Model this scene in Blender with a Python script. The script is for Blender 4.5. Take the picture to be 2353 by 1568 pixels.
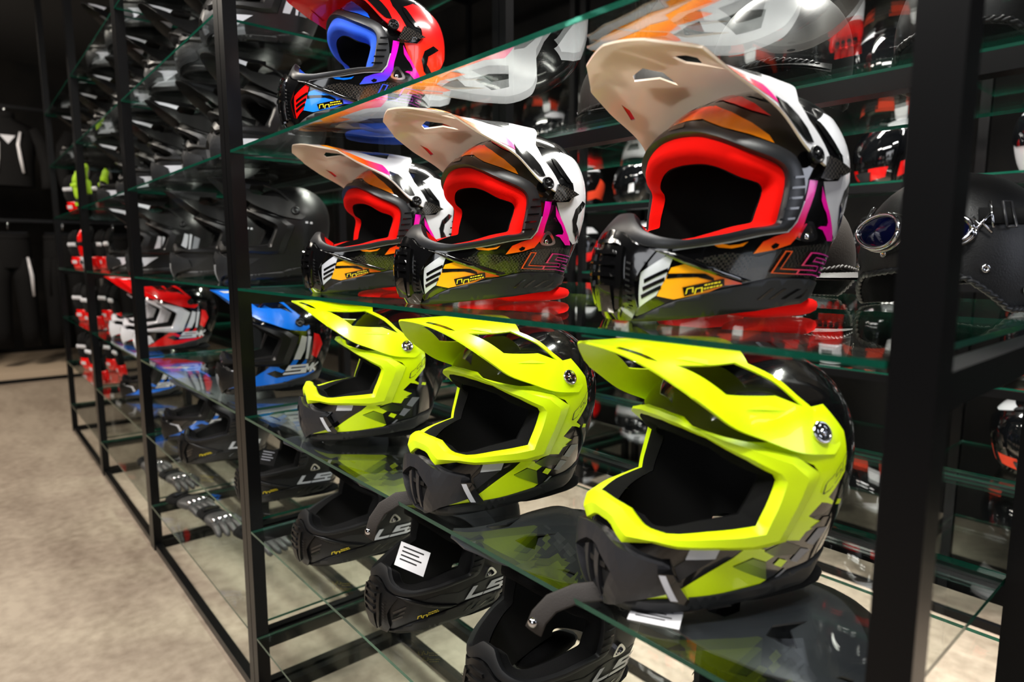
import bpy, bmesh, math, random
from mathutils import Vector, Matrix
from mathutils.geometry import delaunay_2d_cdt
for o in list(bpy.data.objects): bpy.data.objects.remove(o)
scene=bpy.context.scene; COL=scene.collection
R=math.radians

# ---------------------------------------------------------------- camera, world, lights, exposure
cd=bpy.data.cameras.new('camera'); cam=bpy.data.objects.new('camera',cd); COL.objects.link(cam); scene.camera=cam
cd.sensor_width=36.0; cd.lens=36.0*1490/2353; cd.clip_start=.02
cam.location=(0,0,1.186)
YAW=R(40.5); PIT=math.atan(195/1490)
fw=Vector((-math.cos(YAW)*math.cos(PIT), math.sin(YAW)*math.cos(PIT), -math.sin(PIT)))
cam.rotation_euler=fw.to_track_quat('-Z','Y').to_euler()
cd.dof.use_dof=True; cd.dof.focus_distance=1.08; cd.dof.aperture_fstop=3.4
world=bpy.data.worlds.new('shop_world'); scene.world=world; world.use_nodes=True
world.node_tree.nodes['Background'].inputs[0].default_value=(.9,.95,1,1); world.node_tree.nodes['Background'].inputs[1].default_value=.02
def area(loc,sx,sy,power,target=None,color=(1,.96,.9),spread=180):
    l=bpy.data.lights.new('ceiling_or_fill_lamp','AREA'); l.shape='RECTANGLE'; l.size=sx; l.size_y=sy; l.energy=power; l.color=color; l.spread=R(spread)
    o=bpy.data.objects.new('ceiling_or_fill_lamp',l); COL.objects.link(o); o.location=loc
    d=(Vector(target)-Vector(loc)) if target else Vector((0,0,-1))
    o.rotation_euler=d.to_track_quat('-Z','Y').to_euler(); return o
area((.30,.0,2.9),.9,.16,46,(-.45,.8,1.0),(1,.97,.93))
area((-.8,-1.0,2.75),1.5,.22,52,(-.8,.8,.9),(1,.97,.93))
area((-2.3,-.9,2.9),.9,.16,36,(-2.2,.75,.8),(1,.93,.84))
area((-4.0,-.9,2.9),.9,.16,36,(-3.9,.7,.7),(1,.9,.78))
area((-6.3,-.6,2.9),.9,.16,70,(-7.6,.3,.2),(1,.88,.74))
area((-.3,1.85,2.9),1.2,.16,85,(-.45,1.75,.2),(1,.96,.9),110)
area((-1.7,1.85,2.9),1.2,.16,85,(-1.6,1.75,.2),(1,.95,.88),110)
area((-3.2,1.85,2.9),1.2,.16,60,(-3.2,1.75,.2),(1,.94,.86),110)
area((-2.2,-1.7,2.9),1.2,.16,22,(-2.8,-1.2,0),(1,.9,.78),110)
area((-5.2,-1.9,2.9),1.2,.16,22,(-4.6,-1.2,0),(1,.9,.78),110)
area((2.36,1.55,1.6),1.3,1.7,26,(-.2,.7,1.2),(.84,.88,1))  # side fill lamp, added for cool light on the nearest post's right face
area((.2,-3.36,1.6),3.0,1.5,46,(-.8,.8,1.1),(.95,.97,1))  # soft fill lamp added behind the camera to brighten the helmet fronts
vs=scene.view_settings; scene.display_settings.display_device='sRGB'
vs.view_transform='Standard'; vs.look='None'; vs.exposure=0.1; vs.gamma=1.0; vs.use_curve_mapping=False
scene.cycles.max_bounces=10; scene.cycles.transparent_max_bounces=40; scene.cycles.glossy_bounces=5; scene.cycles.transmission_bounces=6
scene.cycles.sample_clamp_indirect=6.0; scene.cycles.use_denoising=True

# ---------------------------------------------------------------- materials
def lin(c): return tuple(((x/255)/12.92 if x/255<=.04045 else ((x/255+.055)/1.055)**2.4) for x in c[:3])+(1,)
MATS={}
def mat(name,rgb,rough=.4,metal=0.,coat=0.,spec=.5,bump=None,noise=None,sheen=0.):
    if name in MATS: return MATS[name]
    m=bpy.data.materials.new(name); m.use_nodes=True; nt=m.node_tree; b=nt.nodes['Principled BSDF']
    b.inputs['Base Color'].default_value=lin(rgb); b.inputs['Roughness'].default_value=rough; b.inputs['Metallic'].default_value=metal
    b.inputs['Coat Weight'].default_value=coat; b.inputs['Coat Roughness'].default_value=.04; b.inputs['Specular IOR Level'].default_value=spec
    if sheen: b.inputs['Sheen Weight'].default_value=sheen
    tc=None
    if bump or noise: tc=nt.nodes.new('ShaderNodeTexCoord')
    if bump:   # (kind, scale, strength)
        t=nt.nodes.new('ShaderNodeTexVoronoi' if bump[0]=='mesh' else 'ShaderNodeTexNoise'); t.inputs['Scale'].default_value=bump[1]
        bn=nt.nodes.new('ShaderNodeBump'); bn.inputs['Strength'].default_value=bump[2]; bn.inputs['Distance'].default_value=.001
        nt.links.new(tc.outputs['Object'],t.inputs['Vector']); nt.links.new(t.outputs[0],bn.inputs['Height']); nt.links.new(bn.outputs[0],b.inputs['Normal'])
    if noise:  # (rgb2, scale, lo, hi)
        t=nt.nodes.new('ShaderNodeTexNoise'); t.inputs['Scale'].default_value=noise[1]; t.inputs['Detail'].default_value=6
        r=nt.nodes.new('ShaderNodeValToRGB'); r.color_ramp.elements[0].position=noise[2]; r.color_ramp.elements[1].position=noise[3]
        r.color_ramp.elements[0].color=lin(rgb); r.color_ramp.elements[1].color=lin(noise[0])
        nt.links.new(tc.outputs['Object'],t.inputs['Vector']); nt.links.new(t.outputs[0],r.inputs[0]); nt.links.new(r.outputs[0],b.inputs['Base Color'])
    MATS[name]=m; return m
def gradmat(name,axis,stops,rough=.22,coat=.6):
    """painted colour fade along one object axis; stops = [(position in metres, rgb)]"""
    if name in MATS: return MATS[name]
    m=mat(name,(255,255,255),rough,0,coat); nt=m.node_tree; b=nt.nodes['Principled BSDF']
    tc=nt.nodes.new('ShaderNodeTexCoord'); s=nt.nodes.new('ShaderNodeSeparateXYZ'); mr=nt.nodes.new('ShaderNodeMapRange')
    lo,hi=stops[0][0],stops[-1][0]; mr.inputs[1].default_value=lo; mr.inputs[2].default_value=hi
    r=nt.nodes.new('ShaderNodeValToRGB'); e=r.color_ramp.elements
    e[0].color=lin(stops[0][1]); e[1].color=lin(stops[-1][1])
    for p,c in stops[1:-1]:
        q=e.new((p-lo)/(hi-lo)); q.color=lin(c)
    nt.links.new(tc.outputs['Object'],s.inputs[0]); nt.links.new(s.outputs['XYZ'.index(axis)],mr.inputs[0]); nt.links.new(mr.outputs[0],r.inputs[0]); nt.links.new(r.outputs[0],b.inputs['Base Color'])
    return m
M_black=mat('gloss_black_paint',(9,9,10),.12,0,.9)
M_matte=mat('matte_black_paint',(8,8,9),.38,spec=.4)
M_matte2=mat('matte_graphite_paint',(24,25,27),.42,spec=.4)
M_rub=mat('dark_rubber_trim',(17,18,20),.48,spec=.4)
M_trim=mat('satin_grey_trim',(27,28,31),.36)
M_dark=mat('black_padding',(12,12,13),.95,spec=.15,bump=('mesh',900,.5))
M_inner=mat('black_inner_lining',(5,5,5),.95)
M_red=mat('red_mesh_padding',(226,10,2),.9,spec=.12,bump=('mesh',1500,.35))
M_bluepad=mat('blue_mesh_padding',(10,78,205),.8,bump=('mesh',1500,.35))
M_white=mat('gloss_white_paint',(196,196,201),.18,0,.6)
M_silver=mat('silver_graphic',(196,198,206),.3,.1,.4)
M_grey=mat('grey_graphic',(120,122,130),.35,0,.3)
M_carbon=mat('carbon_weave',(12,12,13),.18,0,.8)
def weave(m):
    nt=m.node_tree; t=nt.nodes.new('ShaderNodeTexChecker'); t.inputs['Scale'].default_value=330; t.inputs[1].default_value=lin((52,48,44)); t.inputs[2].default_value=lin((12,12,13))
    tc=nt.nodes.new('ShaderNodeTexCoord'); nt.links.new(tc.outputs['Object'],t.inputs[0]); nt.links.new(t.outputs[0],nt.nodes['Principled BSDF'].inputs['Base Color'])
weave(M_carbon)
M_mag=mat('magenta_paint',(238,8,160),.2,0,.7)
M_redp=mat('red_paint',(224,12,10),.2,0,.7)
M_orange=mat('orange_paint',(255,140,8),.2,0,.7)
M_yel=mat('small_yellow_print',(240,215,30),.5)
M_neon=mat('neon_yellow_paint',(222,250,4),.26,0,.45)
M_neonm=mat('satin_neon_yellow',(222,250,8),.42)
M_gun=mat('gunmetal_plastic',(38,38,41),.34)
M_chrome=mat('chrome',(215,215,220),.12,1.)
M_screw=mat('dark_screw',(24,24,26),.3,.6)
M_steel=mat('black_powder_coated_steel',(9,9,10),.3,spec=.18)
M_blue=mat('blue_paint',(8,104,214),.2,0,.7)
M_visor=mat('smoked_visor',(8,9,11),.05,0,1.)
M_leather=mat('black_leather',(10,10,12),.5,bump=('noise',420,.35))
M_brown=mat('dark_brown_leather',(34,26,22),.6,bump=('noise',300,.35))
M_blens=mat('blue_mirror_lens',(6,10,46),.08,.3,.5)
M_paper=mat('white_card',(228,228,232),.6)
M_ink=mat('black_print',(22,22,24),.6)
M_strap=mat('webbing_strap',(46,42,40),.75,bump=('noise',600,.5))
M_fabb=mat('black_fabric',(8,8,9),.9,spec=.2)
M_fabg=mat('grey_fabric',(88,86,84),.9)
M_fabw=mat('white_leather',(205,200,196),.5)
M_gl_or=mat('orange_fabric',(226,62,24),.7)
M_gl_gr=mat('grey_glove_leather',(58,57,57),.45)
M_gl_hv=mat('lime_fabric',(150,190,16),.7)
G_band=gradmat('orange_to_magenta_fade','Z',[(.075,(255,140,10)),(.092,(255,70,8)),(.108,(235,14,30)),(.13,(240,0,140)),(.16,(235,10,180))])
G_chin=gradmat('yellow_orange_to_red_fade','X',[(.06,(236,20,20)),(.11,(240,70,12)),(.16,(255,168,10)),(.21,(255,176,12))])
G_logo=gradmat('orange_to_purple_line','X',[(-.035,(200,10,170)),(.0,(230,20,140)),(.035,(240,90,20))],.35,.2)
G_brow=gradmat('orange_brow_fade','Z',[(.19,(255,150,8)),(.235,(255,138,8)),(.255,(240,60,8)),(.27,(215,10,10))])
G_peak=gradmat('orange_red_magenta_stripe','X',[(.02,(235,10,170)),(.09,(235,14,120)),(.13,(240,60,20)),(.2,(255,150,10))])
G_bband=gradmat('blue_to_magenta_fade','Z',[(.075,(30,90,225)),(.098,(80,40,225)),(.125,(200,10,205)),(.16,(220,10,190))])
G_bchin=gradmat('blue_to_violet_fade','X',[(.06,(150,40,210)),(.11,(70,60,225)),(.16,(20,130,240)),(.21,(20,140,245))])
G_blogo=gradmat('blue_to_violet_line','X',[(-.035,(235,20,150)),(.0,(170,30,220)),(.035,(30,70,230))],.35,.2)
G_bbrow=gradmat('blue_brow_fade','Z',[(.19,(20,90,235)),(.24,(20,100,240)),(.27,(8,30,130))])
G_redshell=gradmat('red_orange_fade','Z',[(.04,(250,110,12)),(.11,(245,50,14)),(.2,(228,14,18))])
M_neonfade=gradmat('neon_to_black_fade','X',[(.012,(12,14,6)),(.045,(40,54,6)),(.085,(140,170,8))],.3,.4)
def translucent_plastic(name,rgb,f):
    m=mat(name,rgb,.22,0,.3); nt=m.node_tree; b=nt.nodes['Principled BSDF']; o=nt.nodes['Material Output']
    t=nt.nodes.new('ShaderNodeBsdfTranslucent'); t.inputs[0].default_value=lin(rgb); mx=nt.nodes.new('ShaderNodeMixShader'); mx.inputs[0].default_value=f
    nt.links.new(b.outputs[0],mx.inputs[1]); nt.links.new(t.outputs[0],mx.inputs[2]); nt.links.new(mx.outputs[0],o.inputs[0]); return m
M_wpeak=translucent_plastic('white_peak_plastic',(200,200,205),.25)
M_under=translucent_plastic('warm_bounce_underside',(240,222,204),.2)  # cream tint paints warm floor bounce onto the white peak's underside
def glass_mats():
    m=bpy.data.materials.new('clear_shelf_glass'); m.use_nodes=True; nt=m.node_tree; nt.nodes.remove(nt.nodes['Principled BSDF'])
    out=nt.nodes['Material Output']; mx=nt.nodes.new('ShaderNodeMixShader'); tr=nt.nodes.new('ShaderNodeBsdfTransparent'); gl=nt.nodes.new('ShaderNodeBsdfGlossy')
    tr.inputs[0].default_value=(.972,.988,.98,1); gl.inputs['Roughness'].default_value=.0; gl.inputs[0].default_value=(.97,1,.98,1)
    fr=nt.nodes.new('ShaderNodeFresnel'); ge=nt.nodes.new('ShaderNodeNewGeometry'); ma=nt.nodes.new('ShaderNodeMapRange')
    ma.inputs[3].default_value=1.52; ma.inputs[4].default_value=1/1.52
    nt.links.new(ge.outputs['Backfacing'],ma.inputs[0]); nt.links.new(ma.outputs[0],fr.inputs['IOR'])
    nt.links.new(fr.outputs[0],mx.inputs[0]); nt.links.new(tr.outputs[0],mx.inputs[1]); nt.links.new(gl.outputs[0],mx.inputs[2]); nt.links.new(mx.outputs[0],out.inputs[0])
    e=bpy.data.materials.new('green_glass_edge'); e.use_nodes=True; b=e.node_tree.nodes['Principled BSDF']
    b.inputs['Base Color'].default_value=lin((14,72,56)); b.inputs['Roughness'].default_value=.08; b.inputs['Transmission Weight'].default_value=.35; b.inputs['IOR'].default_value=1.5
    return m,e
M_glass,M_gedge=glass_mats()

# ---------------------------------------------------------------- object helpers
def link(o,parent=None):
    COL.objects.link(o)
    if parent is not None: o.parent=parent
    return o
def tag(o,label=None,cat=None,group=None,kind=None):
    if label: o['label']=label
    if cat: o['category']=cat
    if group: o['group']=group
    if kind: o['kind']=kind
    return o
def empty(name,label,cat,loc=(0,0,0),rz=0.,group=None):
    o=bpy.data.objects.new(name,None); o.empty_display_size=.05; link(o); o.location=loc; o.rotation_euler=(0,0,rz)
    return tag(o,label,cat,group)
class MB:
    """collects vertices/faces with materials; build() links them as one mesh object"""
    def __init__(s): s.v=[];s.f=[];s.m=[];s.sm=[];s.mats=[]
    def mi(s,m):
        if m not in s.mats: s.mats.append(m)
        return s.mats.index(m)
    def add(s,vs,fs,m,smooth=True):
        b=len(s.v); s.v+= [tuple(p) for p in vs]; k=s.mi(m)
        for f in fs: s.f.append(tuple(b+i for i in f)); s.m.append(k); s.sm.append(smooth)
    def box(s,a,b,m,bev=0.):
        x0,y0,z0=a;x1,y1,z1=b
        vs=[(x0,y0,z0),(x1,y0,z0),(x1,y1,z0),(x0,y1,z0),(x0,y0,z1),(x1,y0,z1),(x1,y1,z1),(x0,y1,z1)]
        s.add(vs,[(0,3,2,1),(4,5,6,7),(0,1,5,4),(1,2,6,5),(2,3,7,6),(3,0,4,7)],m,False)
    def tube(s,pts,rad,m,n=8,flat=1.,up=None,cap=True):
        """sweep an ellipse (rad x rad*flat) along pts; rad may be a list"""
        pts=[Vector(p) for p in pts]; K=len(pts); rr=rad if isinstance(rad,(list,tuple)) else [rad]*K
        vs=[];fs=[]; pu=Vector(up) if up else None
        for i,p in enumerate(pts):
            d=(pts[min(i+1,K-1)]-pts[max(i-1,0)]).normalized()
            if pu is None: pu=d.orthogonal()
            sd=d.cross(pu)
            if sd.length<1e-6: sd=d.orthogonal()
            sd.normalize(); u=sd.cross(d).normalized()
            if not up: pu=u
            for k in range(n):
                a=2*math.pi*k/n; vs.append(p+sd*math.cos(a)*rr[i]+u*math.sin(a)*rr[i]*flat)
        for i in range(K-1):
            for k in range(n): fs.append((i*n+k,i*n+(k+1)%n,(i+1)*n+(k+1)%n,(i+1)*n+k))
        if cap: fs+= [tuple(range(n))[::-1],tuple((K-1)*n+k for k in range(n))]
        s.add(vs,fs,m)
    def lathe(s,prof,c,ax,m,n=20,up=None):
        """revolve [(radius, height)] about axis ax through c"""
        ax=Vector(ax).normalized(); a=ax.orthogonal().normalized(); b=ax.cross(a); c=Vector(c); vs=[];fs=[]
        for r,h in prof:
            for k in range(n):
                t=2*math.pi*k/n; vs.append(c+ax*h+a*math.cos(t)*r+b*math.sin(t)*r)
        K=len(prof)
        for i in range(K-1):
            for k in range(n): fs.append((i*n+k,i*n+(k+1)%n,(i+1)*n+(k+1)%n,(i+1)*n+k))
        fs+= [tuple(range(n))[::-1],tuple((K-1)*n+k for k in range(n))]
        s.add(vs,fs,m)
    def grid(s,rows,m,closed=False,smooth=True):
        n=len(rows[0]); vs=[p for r in rows for p in r]; fs=[]
        for i in range(len(rows)-1):
            for k in range(n if closed else n-1): fs.append((i*n+k,i*n+(k+1)%n,(i+1)*n+(k+1)%n,(i+1)*n+k))
        s.add(vs,fs,m,smooth)
    def ell(s,c,r,m,n=16,k=10,rot=None,e=1.):
        vs=[];fs=[]; c=Vector(c)
        def sp(x): return math.copysign(abs(x)**e,x)
        for i in range(k+1):
            th=math.pi*i/k-math.pi/2
            for j in range(n):
                a=2*math.pi*j/n; p=Vector((r[0]*sp(math.cos(th))*sp(math.cos(a)),r[1]*sp(math.cos(th))*sp(math.sin(a)),r[2]*sp(math.sin(th))))
                if rot: p=rot@p
                vs.append(c+p)
        for i in range(k):
            for j in range(n): fs.append((i*n+j,i*n+(j+1)%n,(i+1)*n+(j+1)%n,(i+1)*n+j))
        s.add(vs,fs,m)
    def build(s,name,parent=None,weld=0.,fix=True):
        me=bpy.data.meshes.new(name); me.from_pydata(s.v,[],s.f)
        for m in s.mats: me.materials.append(m)
        me.polygons.foreach_set('material_index',s.m); me.polygons.foreach_set('use_smooth',s.sm)
        if weld or fix:
            bm=bmesh.new(); bm.from_mesh(me)
            if weld: bmesh.ops.remove_doubles(bm,verts=bm.verts,dist=weld)
            if fix=='n': bmesh.ops.recalc_face_normals(bm,faces=bm.faces)
            bm.to_mesh(me); bm.free()
        me.update()
        return link(bpy.data.objects.new(name,me),parent)
def dup(root,loc,rz,label=None,group=None,cat=None,scale=None,rot=None):
    r=root.copy(); COL.objects.link(r); r.location=loc; r.rotation_euler=rot if rot else (0,0,rz)
    if scale: r.scale=(scale,)*3
    if label: r['label']=label
    if group: r['group']=group
    if cat: r['category']=cat
    for ch in list(root.children):
        c=ch.copy(); COL.objects.link(c); c.parent=r
        for g in list(ch.children):
            d=g.copy(); COL.objects.link(d); d.parent=c
    return r

# level: z, x_front, x_back, half_width, front_exponent
LV=[(0,.205,-.048,.086,2.5),(.03,.214,-.060,.095,2.5),(.06,.216,-.074,.104,2.45),(.09,.210,-.088,.113,2.4),(.12,.196,-.100,.120,2.35),
(.15,.172,-.108,.124,2.25),(.18,.148,-.111,.124,2.2),(.207,.134,-.109,.119,2.15),(.235,.114,-.099,.106,2.1),(.259,.088,-.080,.087,2.05),(.277,.052,-.052,.058,2.0),(.285,.024,-.032,.033,2.0),(.288,-.004,-.010,.003,2.0)]
XM=-.002
def level(z,T=None):
    L=T['LV'] if T else LV
    z=max(L[0][0],min(L[-1][0],z))
    for i in range(len(L)-1):
        if z<=L[i+1][0]: break
    def tg(j,k):
        if j<=0: a,b=L[0],L[1]
        elif j>=len(L)-1: a,b=L[-2],L[-1]
        else: a,b=L[j-1],L[j+1]
        return (b[k]-a[k])/(b[0]-a[0])
    h=L[i+1][0]-L[i][0];t=(z-L[i][0])/h
    out=[]
    for k in (1,2,3,4):
        p0,p1=L[i][k],L[i+1][k];m0,m1=tg(i,k)*h,tg(i+1,k)*h
        out.append((2*t**3-3*t**2+1)*p0+(t**3-2*t**2+t)*m0+(-2*t**3+3*t**2)*p1+(t**3-t**2)*m1)
    return out
def S(ph,z,T=None):
    """shell point for azimuth ph (radians, 0 = front, + = wearer's left) at height z"""
    xf,xb,w,nf=level(z,T); XM_=T['XM'] if T else XM
    c,s=math.cos(ph),math.sin(ph)
    xm=min(XM_,xf-.004) if z<(T['LV'] if T else LV)[-1][0]-.005 else (xf+xb)/2
    n=nf if c>=0 else 2.1
    a=(xf-xm) if c>=0 else (xm-xb)
    return (xm+a*math.copysign(abs(c)**(2/n),c), w*math.copysign(abs(s)**(2/n),s), z)
def N(ph,z,T=None):
    e=.01;d=.002
    zt=(T['LV'] if T else LV)[-1][0]-.0005
    p1,p0=S(ph+e,z,T),S(ph-e,z,T);q1,q0=S(ph,min(z+d,zt),T),S(ph,max(z-d,0),T)
    u=[p1[i]-p0[i] for i in range(3)];v=[q1[i]-q0[i] for i in range(3)]
    n=(u[1]*v[2]-u[2]*v[1],u[2]*v[0]-u[0]*v[2],u[0]*v[1]-u[1]*v[0])
    l=math.sqrt(sum(t*t for t in n)) or 1
    return tuple(t/l for t in n)
def SO(ph,z,o,T=None):
    p,n=S(ph,z,T),N(ph,z,T)
    return (p[0]+n[0]*o,p[1]+n[1]*o,max(.0004,p[2]+n[2]*o))
PK={'ls':[((-.012,0,.294),(.000,.133,.172),3.2),((.05,0,.299),(.045,.131,.194),3.),((.10,0,.299),(.088,.122,.234),2.6),((.15,0,.300),(.150,.112,.263),2.3),((.20,0,.303),(.188,.104,.284),2.2),((.243,0,.303),(.228,.056,.297),2.)],
'ne':[((-.02,0,.292),(-.02,.126,.182),3.2),((.03,0,.299),(.04,.127,.190),3.),((.08,0,.303),(.085,.116,.207),2.6),((.12,0,.304),(.12,.111,.222),2.5),((.17,0,.304),(.15,.108,.243),2.5),((.229,0,.303),(.175,.103,.262),2.4)]}
def cr(p0,p1,p2,p3,t):
    return .5*(2*p1+(p2-p0)*t+(2*p0-5*p1+4*p2-p3)*t*t+(3*p1-p0-3*p2+p3)*t**3)
def P(kind,u,t):
    G=PK[kind];n=len(G)-1
    t=max(0,min(n,t));i=min(int(t),n-1);f=t-i
    g=[G[max(0,min(n,i+k))] for k in (-1,0,1,2)]
    if kind=='ls' and i>=3: g=[tuple((2*b-c if not isinstance(b,tuple) else tuple(2*q-r for q,r in zip(b,c))) for b,c in zip(g[1],g[2])),g[1],g[2],tuple((2*c-b if not isinstance(b,tuple) else tuple(2*r-q for q,r in zip(b,c))) for b,c in zip(g[1],g[2]))]
    C=[cr(*[q[0][k] for q in g],f) for k in range(3)];E=[cr(*[q[1][k] for q in g],f) for k in range(3)]
    pz=cr(*[q[2] for q in g],f);a=abs(u);px=2.0 if kind=='ne' or t<4 else 2.0-.9*(t-4)
    return (C[0]+(E[0]-C[0])*a**px, E[1]*math.copysign(a**.92,u), C[2]+(E[2]-C[2])*a**pz)
# ---------------------------------------------------------------- helmet shell geometry (local: x forward, y wearer's left, z up)
T_MX=dict(LV=LV,XM=XM)
KU=.00227  # metres per degree used as patch parameter
def inside(poly,x,y):
    c=False;n=len(poly);j=n-1
    for i in range(n):
        xi,yi=poly[i];xj,yj=poly[j]
        if (yi>y)!=(yj>y) and x<(xj-xi)*(y-yi)/(yj-yi)+xi: c=not c
        j=i
    return c
def dense(poly,step,closed=True):
    out=[];n=len(poly)
    for i in range(n if closed else n-1):
        a,b=poly[i],poly[(i+1)%n]; L=math.hypot(b[0]-a[0],b[1]-a[1]); k=max(1,int(math.ceil(L/step)))
        for q in range(k): out.append((a[0]+(b[0]-a[0])*q/k,a[1]+(b[1]-a[1])*q/k))
    if not closed: out.append(poly[-1])
    return out
def smoothloop(poly,it=2):
    for _ in range(it):
        n=len(poly);o=[]
        for i in range(n):
            a,b=poly[i],poly[(i+1)%n]
            o+= [(a[0]*.75+b[0]*.25,a[1]*.75+b[1]*.25),(a[0]*.25+b[0]*.75,a[1]*.25+b[1]*.75)]
        poly=o
    return poly
def flat_patch(outer,holes=(),step=.008,edge=.006):
    """triangulate a 2D polygon with holes, filled with grid points; returns verts2d, faces, boundary loops"""
    loops=[dense(l,edge) for l in [outer]+list(holes)]
    co=[];ed=[]
    for l in loops:
        b=len(co); co+=l; ed+=[(b+i,b+(i+1)%len(l)) for i in range(len(l))]
    xs=[p[0] for p in loops[0]];ys=[p[1] for p in loops[0]]
    nb=len(co)
    nx=int((max(xs)-min(xs))/step)+1;ny=int((max(ys)-min(ys))/step)+1
    for i in range(nx+1):
        for j in range(ny+1):
            x=min(xs)+(i+.5*(j%2))*step;y=min(ys)+j*step+.0007
            if not inside(loops[0],x,y) or any(inside(h,x,y) for h in loops[1:]): continue
            if nb<160 and any((x-p[0])**2+(y-p[1])**2<(edge*.45)**2 for p in co[:nb]): continue
            co.append((x,y))
    r=delaunay_2d_cdt([Vector(c) for c in co],ed,[],0,1e-6)
    vs=[(v.x,v.y) for v in r[0]]; fs=[]
    for f in r[2]:
        cx=sum(vs[i][0] for i in f)/len(f);cy=sum(vs[i][1] for i in f)/len(f)
        if inside(loops[0],cx,cy) and not any(inside(h,cx,cy) for h in loops[1:]):
            a,b,c=vs[f[0]],vs[f[1]],vs[f[2]]
            s=(b[0]-a[0])*(c[1]-a[1])-(b[1]-a[1])*(c[0]-a[0])
            if abs(s)<1e-10: continue
            fs.append(tuple(f) if s>0 else tuple(f)[::-1])
    return vs,fs,loops
def pd(poly): return [(a*KU,b) for a,b in poly]
def mir(poly): return [(-a,b) for a,b in poly][::-1]
def patch(mb,poly,m,off,holes=(),T=None,step=.008,wall=None,wm=None,sharp=False):
    """poly in (azimuth degrees, z); lays it on the shell at offset off (number or function); wall = depth of side walls"""
    vs,fs,loops=flat_patch(pd(poly),[pd(h) for h in holes],step)
    of=off if callable(off) else (lambda a,z:off)
    mb.add([SO(R(x/KU),z,of(x/KU,z),T) for x,z in vs],fs,m,not sharp)
    if wall is not None:
        for l in loops:
            n=len(l); a=[SO(R(x/KU),z,of(x/KU,z),T) for x,z in l]; b=[SO(R(x/KU),z,wall,T) for x,z in l]
            s=sum(l[i][0]*l[(i+1)%n][1]-l[(i+1)%n][0]*l[i][1] for i in range(n))
            fs2=[(n+i,n+(i+1)%n,(i+1)%n,i) if s>0 else (i,(i+1)%n,n+(i+1)%n,n+i) for i in range(n)]
            mb.add(a+b,fs2,wm or m,False)
def both(mb,poly,*a,**k):
    patch(mb,poly,*a,**k); patch(mb,mir(poly),*a,**k)
def zbot(a,T=None):
    a=abs(a); L=(T or {}).get('zb',[(0,0.),(20,0.),(40,.004),(75,.012),(110,.028),(180,.034)])
    for i in range(len(L)-1):
        if a<=L[i+1][0]: return L[i][1]+(L[i+1][1]-L[i][1])*(a-L[i][0])/(L[i+1][0]-L[i][0])
    return L[-1][1]
GL={'L':[[(0,1),(0,0),(.68,0)]],'S':[[(1,1),(0,1),(0,.52),(1,.52),(1,0),(0,0)]],'2':[[(0,1),(1,1),(1,.52),(0,.52),(0,0),(1,0)]],
'M':[[(0,0),(0,1),(.5,.35),(1,1),(1,0)]],'K':[[(0,0),(0,1)],[(1,1),(.08,.5),(1,0)]],'C':[[(1,1),(.12,1),(0,.85),(0,.15),(.12,0),(1,0)]],
'5':[[(1,1),(0,1),(0,.55),(.88,.55),(1,.45),(1,.12),(.88,0),(0,0)]],'0':[[(.1,0),(0,.1),(0,1),(.9,1),(1,.9),(1,0),(.1,0)]]}
def strokes(text,h,w,gap,th,shear,heavy=1.):
    """list of quads (polygons) in text plane, th = stroke thickness; x to the right, y up"""
    out=[];x0=0
    for ch in text:
        for pl in GL[ch]:
            pts=[(x0+p[0]*w,p[1]*h) for p in pl]
            for (ax,ay),(bx,by) in zip(pts[:-1],pts[1:]):
                L=math.hypot(bx-ax,by-ay); ux,uy=(bx-ax)/L,(by-ay)/L; t=th/2*(heavy if abs(uy)<abs(ux) else 1.)
                q=[(ax-ux*t-uy*t*1,ay-uy*t+ux*t),(bx+ux*t-uy*t,by+uy*t+ux*t),(bx+ux*t+uy*t,by+uy*t-ux*t),(ax-ux*t+uy*t,ay-uy*t-ux*t)][::-1]
                out.append([(a+b*shear,b) for a,b in q])
        x0+=w*(.72 if ch=='L' else 1)+gap
    return out,x0-gap
def shell_text(mb,text,a0,z0,h,w,gap,th,m,off,shear=.3,tilt=0.,sides=(1,-1),T=None,heavy=1.):
    """writes text on the shell starting at azimuth a0 (front end) on the wearer's left side and mirrored (readable) on the right"""
    qs,W=strokes(text,h,w,gap,th,shear,heavy)
    for s in sides:
        for q in qs:
            pts=dense(q,.006); vs=[]
            cx=sum(p[0] for p in pts)/len(pts);cy=sum(p[1] for p in pts)/len(pts)
            for x,y in pts+[(cx,cy)]:
                xx=x if s>0 else W-x; a=a0+xx/KU; vs.append(SO(R(a if s>0 else -a),z0+y+xx*tilt,off,T))
            n=len(pts); mb.add(vs,[(i,(i+1)%n,n) for i in range(n)],m)
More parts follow.
